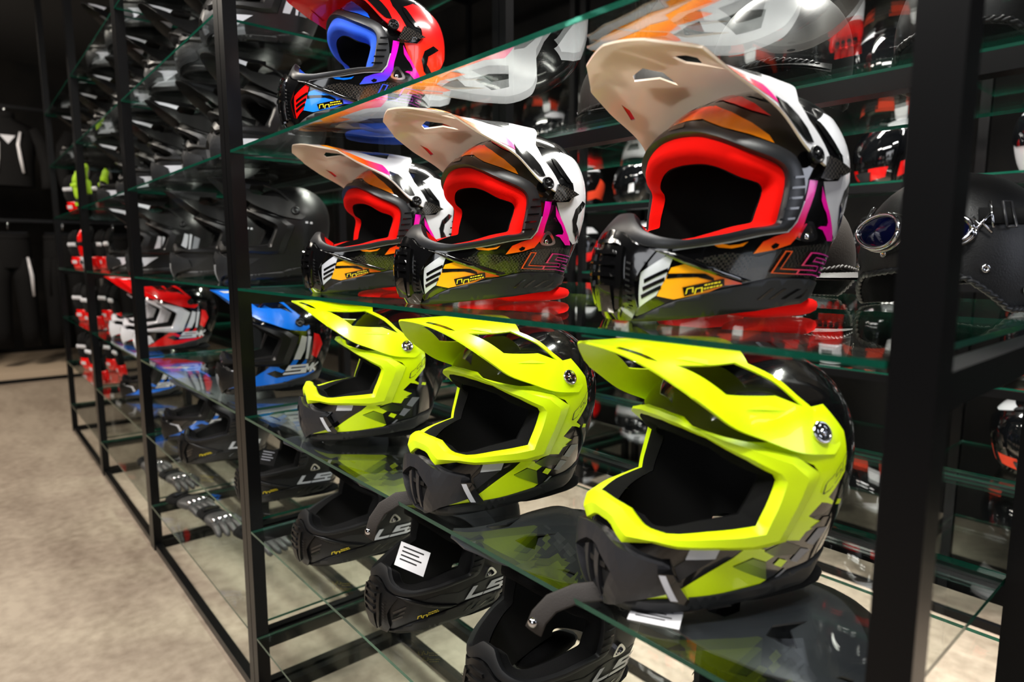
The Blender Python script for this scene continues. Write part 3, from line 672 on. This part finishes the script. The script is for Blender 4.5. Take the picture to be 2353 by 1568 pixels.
FRONT=[.52,.955,1.375]
for i,(x0,x1,nm) in enumerate(BAYS):
    z=[LEVEL['low'],LEVEL['top']]+([LEVEL['upper']] if i else [])
    rack('display_rack','black square tube steel shelf rack, '+nm+' of the front row',x0,x1,FRONT,'black steel racks in the front row',[(.955,q) for q in (LEVEL['lower'],LEVEL['low'],LEVEL['top'])]+[(.955,LEVEL['base'])],rails=[LEVEL['lower']-.04,LEVEL['middle']-.04])
    for k in ('base','lower','low','middle','top')+(('upper','highest') if i else ()):
        side={'base':'bottom','lower':'second from the floor','low':'third from the floor','middle':'fourth from the floor','top':'fifth from the floor','upper':'sixth from the floor','highest':'topmost'}[k]
        shelf(x0+PW+.002,x1-PW-.002,.52,.972,LEVEL[k],'green edged glass shelf '+side+', aisle side, '+nm,'glass shelves of the front racks')
        shelf(x0+PW+.002,x1-PW-.002,.976,1.405,LEVEL[k],'green edged glass shelf '+side+', rear side, '+nm,'glass shelves of the front racks')
RB=[(-.75,.75,'right'),(-2.3,-.79,'middle'),(-3.85,-2.34,'left')]
for x0,x1,nm in RB:
    rack('display_rack','dark steel wall rack behind the glass shelves, '+nm+' of three',x0,x1,[2.40,2.86],'dark racks along the back wall',[(2.40,LEVEL[k]) for k in ('lower','low','middle','top','upper')],rails=())
    for k in ('base','lower','low','middle','top','upper'):
        shelf(x0+PW+.002,x1-PW-.002,2.40,2.88,LEVEL[k],'glass shelf %s, %s wall rack'%({'base':'at the bottom','lower':'second from the floor','low':'third from the floor','middle':'fourth from the floor','top':'fifth from the floor','upper':'sixth from the floor'}[k],nm),'glass shelves of the wall racks')

# ---------------------------------------------------------------- motocross helmets
def place(r,x,y,yaw,z,first,label,group=None):
    rz=R(yaw-90); sc=.95 if z==LEVEL['lower'] else 1.
    if first: r.location=(x,y,z); r.rotation_euler=(0,0,rz); r.scale=(sc,)*3; r['label']=label; return r
    return dup(r,(x,y,z),rz,label,group,scale=sc)
MID,LOW,LWR,TOP,BASE,UPP,HIG=(LEVEL[k] for k in ('middle','low','lower','top','base','upper','highest'))
CAT='motocross helmet'
g='white and orange motocross helmets on the fourth shelf'
SP_WHITE['decals'].append((C_BROW,G_brow,1)); SP_RED['decals'].append((C_BROW,G_bbrow,1))
HW=helmet_mx('motocross_helmet','',CAT,'ls',SP_WHITE,g)
place(HW,-.471,.814,-13.3,MID,True,'white peaked helmet with orange brow and red padding, largest, beside the right post')
place(HW,-.887,.771,-6.8,MID,False,'white peaked helmet with orange brow and red padding, middle of the three')
place(HW,-1.305,.787,-5.1,MID,False,'white peaked helmet with orange brow and red padding, leftmost of the three')
HR=helmet_mx('motocross_helmet','',CAT,'ls',SP_RED)
place(HR,-1.266,.741,-13.4,TOP,True,'red and magenta motocross helmet with blue padding on the fifth shelf')
g='neon yellow motocross helmets on the third shelf'
HN=helmet_mx('motocross_helmet','',CAT,'ne',neon_spec(),g)
place(HN,-.415,.746,-17.5,LOW,True,'neon yellow and black helmet nearest the right post, largest of three')
place(HN,-.827,.739,-3.,LOW,False,'neon yellow and black helmet in the middle of the three')
place(HN,-1.296,.762,-17.2,LOW,False,'neon yellow and black helmet leftmost of the three, beside the blue helmet')

def strap(root,pts):
    o=Vector(root.location); rt=Matrix.Rotation(-root.rotation_euler.z,3,'Z'); q=[rt@(Vector(p)-o) for p in pts]
    mb=MB(); mb.tube(q,[.0115]*len(q),M_strap,10,.14,up=rt@Vector((.45,-.8,.35))); st=mb.build('chin_strap',root)
    d=(rt@Vector((.45,-.8,.2))).normalized(); mb=MB(); mb.lathe([(.006,0),(.006,.0025),(.003,.0045),(.001,.005)],q[-1]+Vector((0,0,.012))+d*.0012,d,M_chrome,14); mb.build('snap',st)
NE=[o for o in COL.objects if o.get('label','').startswith('neon yellow')]
strap(NE[0],[(-.445,.575,LOW+.012),(-.472,.548,LOW+.010),(-.497,.524,LOW+.004),(-.520,.506,LOW-.012),(-.533,.498,LOW-.032),(-.540,.495,LOW-.052)])
strap(NE[1],[(-.845,.570,LOW+.012),(-.872,.545,LOW+.008),(-.900,.520,LOW+.002),(-.925,.506,LOW-.018),(-.944,.500,LOW-.045),(-.958,.498,LOW-.078)])

def tilt_peak(root,deg):
    for ch in root.children:
        if ch.name.startswith('peak'):
            m=Matrix.Rotation(R(-deg),4,'Y'); pv=Vector((0,0,.175)); ch.rotation_euler=(0,R(-deg),0); ch.location=pv-(m@pv)
tilt_peak(HW,3.5)
ORD=['first','second','third','fourth','fifth','sixth','seventh','eighth','ninth','tenth','eleventh','twelfth','thirteenth','fourteenth','fifteenth']
# black helmets of the same make on the shelf below, more to the left
g='matte black motocross helmets with silver lettering'
HB=helmet_mx('motocross_helmet','',CAT,'ls',plain_black(),g)
place(HB,-1.032,.756,-1.9,LWR,True,'matte black helmet with silver lettering and a white price card in its opening')
place(HB,-1.374,.753,-4.5,LWR,False,'matte black helmet with silver lettering below the leftmost neon yellow helmet')
place(HB,-.711,.748,.1,LWR,False,'matte black helmet with silver lettering at the bottom edge of the photo')
place(HB,-.355,.80,2.,LWR,False,'matte black peaked helmet under the largest neon helmet, beside the right post')
place(HB,-1.84,.775,-9.,LWR,False,'matte black helmet with silver lettering and a dark hang tag, just behind the second post')
place(HB,-2.32,.74,-12,LWR,False,'black helmet beside the far blue helmet, second shelf from the floor')
g='black peaked helmets on the racks further left'
def matte(stripes):
    sp=dict(plain_black()); sp['peak']=M_matte; sp['text']=[]; sp['rim']=RIM_NE; sp['frame']=M_matte; sp['shell']=M_matte; sp['vent']=M_matte2; sp['peak_holes']=ne_holes; sp['bars']=False; sp['frame_smooth']=True; sp['frame_prof']=FP_NE
    sp['decals']=[([(20.3,.0172),(41.8,.033),(49.2,.0386),(64.7,.0729),(30,.07),(20,.05)],M_silver if stripes else M_matte2,0),([(21,.035),(34,.058),(45,.062),(36,.035)],M_matte,1)]
    if stripes: sp['decals']+=[([(84,.09),(88,.09),(93,.165),(88,.17)],M_silver,1),([(91,.09),(95,.09),(100,.165),(95.5,.168)],M_silver,1),([(98,.09),(112,.09),(117,.15),(104,.16)],M_grey,1)]
    else: sp['decals']+=[([(97,.172),(101,.172),(101,.178),(97,.178)],M_white,1),([(104,.171),(108,.171),(108,.177),(104,.177)],M_white,1),([(22,.042),(24,.044),(27,.03),(25,.028)],M_silver,2)]
    sp['peak_decals']=[([(.55,4.6),(.75,4.5),(.75,3.2),(.6,3.0)],M_silver if stripes else M_matte2,0)]
    return sp
HM=helmet_mx('motocross_helmet','',CAT,'ne',matte(False),g,detail=False); HS=helmet_mx('motocross_helmet','',CAT,'ne',matte(True),g,detail=False)
place(HM,-1.98,.80,-12,MID,True,'matte black helmet with two small white dots, behind the leftmost white helmet')
place(HS,-3.06,.76,-10,MID,True,'black helmet with two white side stripes, fourth shelf, right end of third bay')
place(HS,-3.50,.76,-12,MID,False,'black helmet with two white side stripes, fourth shelf, left end of third bay')
place(HM,-2.50,.80,-10,MID,False,'plain black helmet on the fourth shelf, left end of second bay')
LV_={'top':'fifth','upper':'sixth','highest':'seventh'}
for k in ('top','upper','highest'):
    for b,xs in (('second',(-1.95,-2.3,-2.64)),('third',(-3.08,-3.43,-3.80)),('farthest',(-4.28,-4.66,-5.02))):
        if b=='farthest' and k!='upper': continue
        for i,x in enumerate(xs):
            place(HS if (i+len(k))%2 else HM,x,.79+.02*(i%2),-8-3*i,LEVEL[k],False,'black peaked helmet, '+('right','middle','left')[i]+' one of '+LV_[k]+' shelf in '+b+' bay')
# red and blue helmets with bold lettering
g='red and white motocross helmets on the third shelf'
M_redd=mat('bright_red_paint',(222,12,14),.2,0,.7)
HSR=helmet_mx('motocross_helmet','',CAT,'ne',smk_spec(M_black,M_redd,M_white,M_redd,M_white,M_redd),g,detail=False)
for i,(x,t) in enumerate(((-3.05,'nearest'),(-3.33,'middle'),(-3.61,'farthest'))):
    place(HSR,x,.765,-9,LOW,i==0,'red helmet with white eyeport frame, '+t+' of the red three, behind the second post')
g='blue and black motocross helmets'
HSB=helmet_mx('motocross_helmet','',CAT,'ne',smk_spec(M_black,M_blue,M_matte,M_blue,M_white,M_blue),g,detail=False)
place(HSB,-1.935,.775,-10,LOW,True,'blue and black helmet with bold white lettering, left of the neon yellow helmets')
place(HSB,-2.68,.76,-12,LWR,False,'blue and black helmet on the second shelf from the floor, second bay')
place(HSB,-3.62,.78,-12,LWR,False,'blue and black helmet on the second shelf from the floor, third bay')

# ---------------------------------------------------------------- price cards
def card(loc,rot,label,w=.062,h=.042,mp=None,mi=None):
    t=empty('price_card',label,'price card',loc); t.rotation_euler=rot
    mb=MB(); mb.box((-w/2,-h/2,0),(w/2,h/2,.0006),mp or M_paper); mb.build('card',t)
    mb=MB()
    for r in range(4): mb.box((-w*.38,h*(.3-.17*r),.0007),(w*(.32-.12*(r%2)),h*(.36-.17*r),.0009),mi or M_ink)
    mb.build('print',t); return t
card((-.41,.560,LOW+.001),(0,0,R(28)),'white card lying under the front of the largest neon helmet',.056,.036)
card((-1.012,.615,LWR+.128),(R(66),R(6),R(20)),'white price card standing in the opening of a matte black helmet',.07,.045)
card((-1.83,.64,LWR+.125),(R(62),0,R(26)),'dark hang tag in the opening of the black helmet behind the second post',.06,.045,M_fabb,M_grey)

# ---------------------------------------------------------------- leather half helmets on the rear side
T_HF=dict(LV=[(0,.112,-.112,.104,2.1),(.04,.124,-.122,.113,2.1),(.08,.126,-.126,.115,2.1),(.12,.118,-.12,.109,2.),(.15,.102,-.105,.095,2.),(.175,.076,-.08,.072,2.),(.19,.045,-.05,.045,2.),(.197,.02,-.022,.02,2.),(.199,0,-.004,.002,2.)],XM=-.002,zb=[(0,.055),(35,.045),(65,.004),(110,.002),(150,.03),(180,.035)])
def half_helmet(name,label,mshell,loc,yaw,goggles=False,brim=False,rivets=0):
    r=empty(name,label,'half helmet',loc,R(yaw-90)); mb=MB(); top=.1985
    lo=[(a,zbot(a,T_HF)) for a in range(-180,181,5)]
    patch(mb,lo+[(180,top),(-180,top)],mshell,0.,T=T_HF,step=.011); mb.build('shell',r,weld=.0002)
    mb=MB(); mb.grid([[SO(R(a),zbot(a,T_HF),o,T_HF) for a in range(-180,180,6)] for o in (-.001,-.008)]+[[SO(R(a),zbot(a,T_HF)+.05,-.010,T_HF) for a in range(-180,180,6)],[SO(R(a),.15,-.012,T_HF) for a in range(-180,180,6)]],M_dark,True); mb.build('lining',r)
    mb=MB(); N_=150
    for ph in (0,1):
        pts=[]
        for i in range(N_+1):
            a=-180+360*i/N_; w=i*math.pi*.55+ph*math.pi; pts.append(SO(R(a),max(.003,zbot(a,T_HF)+.004+.0022*math.sin(w)),.0025+.0018*math.cos(w),T_HF))
        mb.tube(pts,.0032,M_matte2 if mshell is M_leather else mshell,6)
    mb.build('braided_rim',r)
    for k in range(rivets):
        a=-165+330*k/(rivets-1); mb=MB(); p=SO(R(a),zbot(a,T_HF)+.03,.0005,T_HF); n=N(R(a),.05,T_HF)
        mb.lathe([(.006,0),(.0055,.002),(.003,.003),(.0028,.0018),(.001,.0018)],p,n,M_chrome,12); mb.build('rivet',r)
    if brim:
        mb=MB(); rows=[[SO(R(a),.052,.001,T_HF) for a in range(-50,51,5)],[tuple(Vector(SO(R(a),.050,.0,T_HF))+Vector((.034*math.cos(R(a)*1.6),0,-.008))) for a in range(-50,51,5)]]
        mb.grid(rows,mshell); mb.grid([[tuple(Vector(p)-Vector((0,0,.004))) for p in q] for q in rows[::-1]],mshell); mb.build('brim',r)
    if goggles:
        g=empty('riding_goggles','chrome riding goggles with blue lenses strapped round the black leather helmet','goggles',loc,R(yaw-90))
        mb=MB(); mb.grid([[SO(R(a),z,o,T_HF) for a in range(40,321,6)] for z,o in ((.118,.0015),(.119,.004),(.138,.0045),(.139,.0015))],M_fabb); mb.build('strap',g)
        for s in (-1,1):
            a0=18*s; c=Vector(SO(R(a0),.108,.010,T_HF)); n=Vector(N(R(a0),.10,T_HF)); n.normalize()
            tx=Vector((0,0,1)).cross(n).normalized(); ty=n.cross(tx)
            def el(k,o,sx=.037,sy=.024): return [c+tx*math.cos(t)*sx*k+ty*(math.sin(t)*sy*k*(1-.15*math.cos(t)*s))+n*o for t in [2*math.pi*i/28 for i in range(28)]]
            mb=MB(); mb.tube(el(1,.004)+[el(1,.004)[0]],.0035,M_chrome,8); mb.tube(el(1.1,-.003)+[el(1.1,-.003)[0]],.0022,M_chrome,8); f=mb.build('lens_frame',g)
            mb=MB(); mb.grid([el(1,.003),el(.6,.0065),el(.05,.008)],M_blens,True); mb.build('lens',f)
            mb=MB(); mb.grid([el(1.02,.002),el(1.18,-.012)],M_leather,True); mb.build('face_cushion',g)
            a1=41*s; mb=MB(); p=[SO(R(a1-5*s),.125,.006,T_HF),SO(R(a1-2*s),.114,.009,T_HF),SO(R(a1+5*s),.130,.006,T_HF)]
            mb.tube(p,.0018,M_chrome,8); mb.tube([SO(R(a1-5*s),.104,.007,T_HF),SO(R(a1-1*s),.118,.009,T_HF),SO(R(a1+5*s),.106,.006,T_HF)],.0018,M_chrome,8)
            mb.tube([SO(R(a1+6*s),.112,.006,T_HF),SO(R(a1+6*s),.146,.006,T_HF)],.0018,M_chrome,8); mb.build('buckle',g)
            mb=MB(); b=[SO(R((a1+14)*s if s>0 else a1-14),z,.006,T_HF) for z in (.113,.145)]+[SO(R((a1+20)*s if s>0 else a1-20),z,.006,T_HF) for z in (.145,.113)]
            mb.tube(b+[b[0]],.0016,M_gun,8); mb.build('slide_buckle',g)
        mb=MB(); mb.tube([SO(R(a),.108,.012,T_HF) for a in (-7,-3,0,3,7)],.003,M_chrome,8); mb.build('nose_bridge',g)
    return r
half_helmet('leather_half_helmet','black leather half helmet with rivets and a braided rim, behind the right post',M_leather,(-.315,1.12,MID),-8,True,False,12)
half_helmet('leather_half_helmet','dark brown half helmet with a small brim, behind the largest white helmet',M_brown,(-.60,1.17,MID),75,False,True)
half_helmet('leather_half_helmet','plain matte dark half helmet on the fifth shelf, above the largest white helmet',M_matte,(-.60,1.13,TOP),20,False,True)
half_helmet('leather_half_helmet','plain matte dark half helmet on the fifth shelf, right, near the right post',M_matte,(-.30,1.16,TOP),-10,False,False)
half_helmet('leather_half_helmet','plain matte dark half helmet on the fifth shelf, left of the other two',M_brown,(-.95,1.16,TOP),10,False,True)

# ---------------------------------------------------------------- road helmets on the wall racks
T_RD=dict(LV=[(0,.092,-.082,.090,2.2),(.03,.116,-.098,.103,2.2),(.06,.128,-.110,.113,2.15),(.1,.132,-.120,.122,2.1),(.14,.126,-.124,.126,2.1),(.18,.112,-.118,.121,2.),(.21,.09,-.103,.105,2.),(.235,.06,-.075,.079,2.),(.25,.03,-.043,.046,2.),(.256,.002,-.008,.003,2.)],XM=-.002,zb=[(0,0.),(180,0.)])
def road_helmet(label,ms,m2,tagm=False):
    r=empty('road_helmet',label,'road helmet'); mb=MB()
    patch(mb,[(-180,0),(180,0),(180,.2555),(-180,.2555)],ms,0.,T=T_RD,step=.014)
    if m2:
        both(mb,[(60,.03),(100,.06),(140,.05),(150,.12),(110,.16),(95,.1),(62,.08)],m2,.0007,T=T_RD,step=.012)
        both(mb,[(8,.02),(40,.03),(45,.065),(12,.06)],m2,.0007,T=T_RD,step=.012); both(mb,[(20,.21),(60,.195),(120,.2),(110,.23),(50,.235)],M_white,.0007,T=T_RD,step=.012)
    mb.build('shell',r,weld=.0002)
    mb=MB(); vp=[(-72,.118),(-40,.092),(0,.086),(40,.092),(72,.118),(84,.138),(80,.165),(60,.186),(0,.192),(-60,.186),(-80,.165),(-84,.138)]
    patch(mb,vp,M_visor,.004,T=T_RD,step=.012,wall=-.001); mb.build('visor',r)
    mb=MB(); patch(mb,[(-16,.05),(16,.05),(10,.022),(-10,.022)],M_rub,.006,T=T_RD,step=.012,wall=0.); mb.build('chin_vent',r)
    mb=MB(); both(mb,[(10,.222),(28,.214),(30,.206),(12,.212)],M_rub,.006,T=T_RD,step=.012,wall=0.); mb.build('top_vent',r)
    mb=MB(); mb.grid([[SO(R(a),z,o,T_RD) for a in range(-180,180,8)] for z,o in ((.0005,.001),(.001,-.008),(.02,-.014),(.1,-.016))],M_dark,True); mb.build('neck_roll',r)
    if tagm:
        mb=MB(); p=SO(R(50),.10,.012,T_RD); mb.box((p[0]-.002,p[1]-.03,p[2]-.04),(p[0]+.002,p[1]+.035,p[2]),M_paper); mb.build('hang_tag',r,fix=False)
    return r
RH=[road_helmet('',M_black,None,True),road_helmet('',M_black,M_redp),road_helmet('',M_matte,None),road_helmet('',M_white,None),road_helmet('',M_black,M_gl_or,True),road_helmet('',M_matte2,M_white)]
KIND=['gloss black helmet with hang tag','black and red helmet','matte black helmet','white helmet','black and orange helmet with hang tag','grey helmet with white panels']
random.seed(7); used=[False]*len(RH)
SH=(('lower','second'),('low','third'),('middle','fourth'),('top','fifth'),('upper','sixth'))
for k,nm in SH:
    x=-.17; i=0
    while x>-3.74:
        if any(abs(x-q)<.16 for q in (-.77,-2.32)): x-=.05; continue
        if not (k=='lower' and 1<i<5):
            t=random.choice([0,0,1,1,2,0,3,4,4,5,4])
            if k=='top' and i==1: t=3
            if k=='middle' and i in (1,2): t=4
            lab=KIND[t]+', '+ORD[i]+' from right, '+nm+' wall rack shelf'
            loc=(x,2.66+random.uniform(-.03,.03),LEVEL[k]); rz=R(random.uniform(-35,25)-90)
            if not used[t]: used[t]=True; r=RH[t]; r.location=loc; r.rotation_euler=(0,0,rz); r['label']=lab; r['group']='road helmets on the wall racks'
            else: dup(RH[t],loc,rz,lab,'road helmets on the wall racks')
        i+=1; x-=random.uniform(.275,.33)

# ---------------------------------------------------------------- gloves
def glove(label,m1,m2,mk,cat='glove'):
    r=empty('riding_glove',label,cat); mb=MB()
    mb.ell((0,0,.035),(.046,.019,.052),m1,18,12,e=.75)
    for i,(x,L,t) in enumerate(((-.033,.066,-.10),(-.0115,.078,-.03),(.0115,.074,.03),(.033,.060,.12))):
        p=[(x,0,.075),(x+t*L*.5,-.006,.075+L*.5),(x+t*L,-.017,.075+L*.85),(x+t*L*1.05,-.022,.075+L)]
        mb.tube(p,[.0125,.0118,.0105,.006],m1,10)
    mb.tube([(.036,0,.01),(.060,-.010,.035),(.068,-.018,.062),(.069,-.022,.075)],[.0145,.0135,.012,.006],m1,10)
    mb.build('hand',r)
    mb=MB(); mb.lathe([(.034,-.075),(.037,-.045),(.036,-.02),(.038,-.005)],(0,0,0),(0,0,1),m2,18); o=mb.build('cuff',r); o.scale=(1.15,.62,1)
    mb=MB()
    for i,x in enumerate((-.031,-.0105,.0105,.031)): mb.ell((x,.016,.070),(.0095,.0085,.013),mk,10,8)
    mb.build('knuckle_guard',r)
    mb=MB(); mb.box((-.03,.0205,-.045),(.03,.0245,-.022),m2); mb.box((-.02,.0245,-.043),(.02,.0255,-.024),mk); mb.build('wrist_tab',r)
    return r
GP=[glove('',M_fabb,M_redp,M_white),glove('',M_gl_hv,M_fabb,M_gl_hv),glove('',M_gl_gr,M_fabb,M_chrome),glove('',M_redp,M_white,M_fabb)]
GN=['black glove with red cuff and white knuckles','lime glove with a black cuff','grey leather glove with chrome knuckles','red glove with white cuff']
gu=[False]*4
def put_glove(t,loc,rot,lab,grp):
    if not gu[t]:
        gu[t]=True; r=GP[t]; r.location=loc; r.rotation_euler=rot; r['label']=lab; r['group']=grp; return r
    return dup(GP[t],loc,0,lab,grp,rot=rot)
for k,nm,t in (('lower','second',0),('low','third',0),('middle','fourth',0),('top','fifth',1)):
    for i,x in enumerate((-4.15,-4.30,-4.45,-4.60,-4.75)):
        tt=3 if (k,i)==('middle',2) else t
        if k=='top' and i>2: tt=0
        put_glove(tt,(x,(.575+.11*(i%2)),LEVEL[k]+.0795),(R(-8),0,R(175+8*i)),GN[tt]+', '+ORD[i]+' from right, '+nm+' shelf, farthest bay','gloves standing in the farthest bay')
for i,(x,y,a) in enumerate(((-2.22,.72,106),(-2.48,.66,96),(-2.72,.62,110),(-3.06,.66,100),(-3.34,.62,92))):
    put_glove(2,(x,y,BASE+.029),(R(90),0,R(a)),'grey glove with chrome knuckles lying on the bottom shelf, '+ORD[i]+' from right','grey gloves on the bottom shelf')
# gloves in front of the wall rack's helmets
for k,x,lab in (('middle',-1.22,'fourth wall rack shelf'),('low',-1.05,'third wall rack shelf, right of the two'),('top',-1.55,'fifth wall rack shelf'),('low',-2.05,'third wall rack shelf, left of the two'),('upper',-1.15,'sixth wall rack shelf')):
    put_glove(3,(x,2.455,LEVEL[k]+.0795),(R(-6),0,R(175)),'red glove with white cuff standing on the '+lab,'red gloves at the wall racks')

# ---------------------------------------------------------------- clothes at the end of the aisle
def jacket(label,loc,rz,mm,stripe):
    r=empty('riding_jacket',label,'jacket',loc,R(rz)); mb=MB(); rows=[]
    for z,w,d,y in ((0,.19,.11,0),(.1,.195,.12,0),(.25,.205,.13,.005),(.4,.225,.135,.005),(.52,.22,.12,0),(.58,.15,.09,0),(.62,.075,.07,0),(.66,.07,.065,0)):
        rows.append([(y+d*math.cos(t),w*math.copysign(abs(math.sin(t))**.8,math.sin(t)),z) for t in [2*math.pi*i/28 for i in range(28)]])
    mb.grid(rows,mm,True); mb.build('body',r)
    for s in (1,-1):
        mb=MB(); mb.tube([(0,s*.19,.53),(.02,s*.27,.40),(.05,s*.30,.22),(.09,s*.29,.06),(.12,s*.28,-.02)],[.075,.07,.062,.055,.05],mm,14); mb.build('sleeve',r)
        mb=MB(); mb.tube([(.135,s*.10,.50),(.142,s*.075,.38),(.139,s*.085,.25),(.128,s*.10,.12)],[.010,.014,.014,.010],stripe,10,.5,up=(1,0,0)); mb.build('chest_stripe',r)
    mb=MB(); mb.add([(.143,-.06,.46),(.143,.06,.46),(.150,0,.38)],[(0,1,2)],M_silver,False); mb.add([(.1425,-.06,.46),(.1425,.06,.46),(.1495,0,.38)],[(2,1,0)],M_silver,False); mb.build('chest_badge',r)
    mb=MB(); mb.lathe([(.07,0),(.078,.02),(.076,.06),(.07,.06)],(0,0,.63),(0,0,1),mm,18); mb.build('collar',r)
    mb=MB(); mb.tube([(0,-.2,.57),(0,0,.66),(0,.2,.57)],.006,M_steel,8); mb.tube([(0,0,.66),(0,0,.74),(0,.02,.765),(0,.035,.74)],.003,M_chrome,8); mb.build('hanger',r)
    return r
def trousers(label,loc,rz,mm,stripe):
    r=empty('riding_trousers',label,'trousers',loc,R(rz)); mb=MB()
    rows=[[(d*math.cos(t),w*math.sin(t),z) for t in [2*math.pi*i/24 for i in range(24)]] for z,w,d in ((.78,.17,.10),(.9,.175,.11),(1.05,.165,.1),(1.08,.16,.095))]
    mb.grid(rows,mm,True)
    for s in (1,-1): mb.tube([(0,s*.085,.86),(.01,s*.10,.65),(.02,s*.105,.42),(.01,s*.11,.2),(0,s*.115,0.)],[.095,.09,.08,.075,.075],mm,14)
    mb.build('legs',r)
    for s in (1,-1):
        mb=MB(); mb.tube([(.085,s*.13,.88),(.092,s*.15,.7),(.09,s*.15,.5)],[.01,.016,.01],stripe,10,.4,up=(1,0,0)); mb.build('leg_stripe',r)
    mb=MB(); mb.lathe([(.165,0),(.168,.02),(.165,.05)],(0,0,1.05),(0,0,1),M_fabb,24); o=mb.build('waistband',r); o.scale=(.6,1,1)
    mb=MB(); mb.box((-.01,-.15,1.11),(.01,.15,1.125),M_steel); mb.tube([(0,0,1.12),(0,0,1.2),(0,.02,1.225),(0,.035,1.2)],.003,M_chrome,8); mb.build('hanger',r)
    return r
r=empty('clothes_rail','tall black clothes rail with two bars behind the far end of the racks','clothes rail',(-8.0,.6,.1))
for y in (-1.1,1.5):
    mb=MB(); mb.box((-.02,y-.02,0),(.02,y+.02,2.75),M_steel); mb.build('upright',r)
    mb=MB(); mb.box((-.3,y-.02,0),(.3,y+.02,.03),M_steel); mb.build('foot',r)
for z in (1.43,2.50):
    mb=MB(); mb.box((-.015,-1.1,z-.015),(.015,1.5,z+.015),M_steel); mb.build('bar',r)
for i,(y,s) in enumerate(((-.30,M_fabg),(.48,M_white),(1.2,M_fabg))):
    jacket(('black jacket with grey chest stripes at the left edge of the photo','black jacket with two white chest stripes on the upper bar','black jacket with grey stripes just right of the white striped jacket','black jacket with white stripes beside the racks, last on the bar')[i],(-8.0,y,1.855),0,M_fabb,s)
for i,(y,s) in enumerate(((-.08,M_fabg),(.42,M_white),(.86,M_fabb),(1.30,M_fabg))):
    trousers(('black trousers with grey stripes at the left edge','black trousers with two white leg stripes hanging low','plain black trousers right of the striped pair','black trousers with grey stripes nearest the racks')[i],(-8.0,y,.295),0,M_fabb,s)
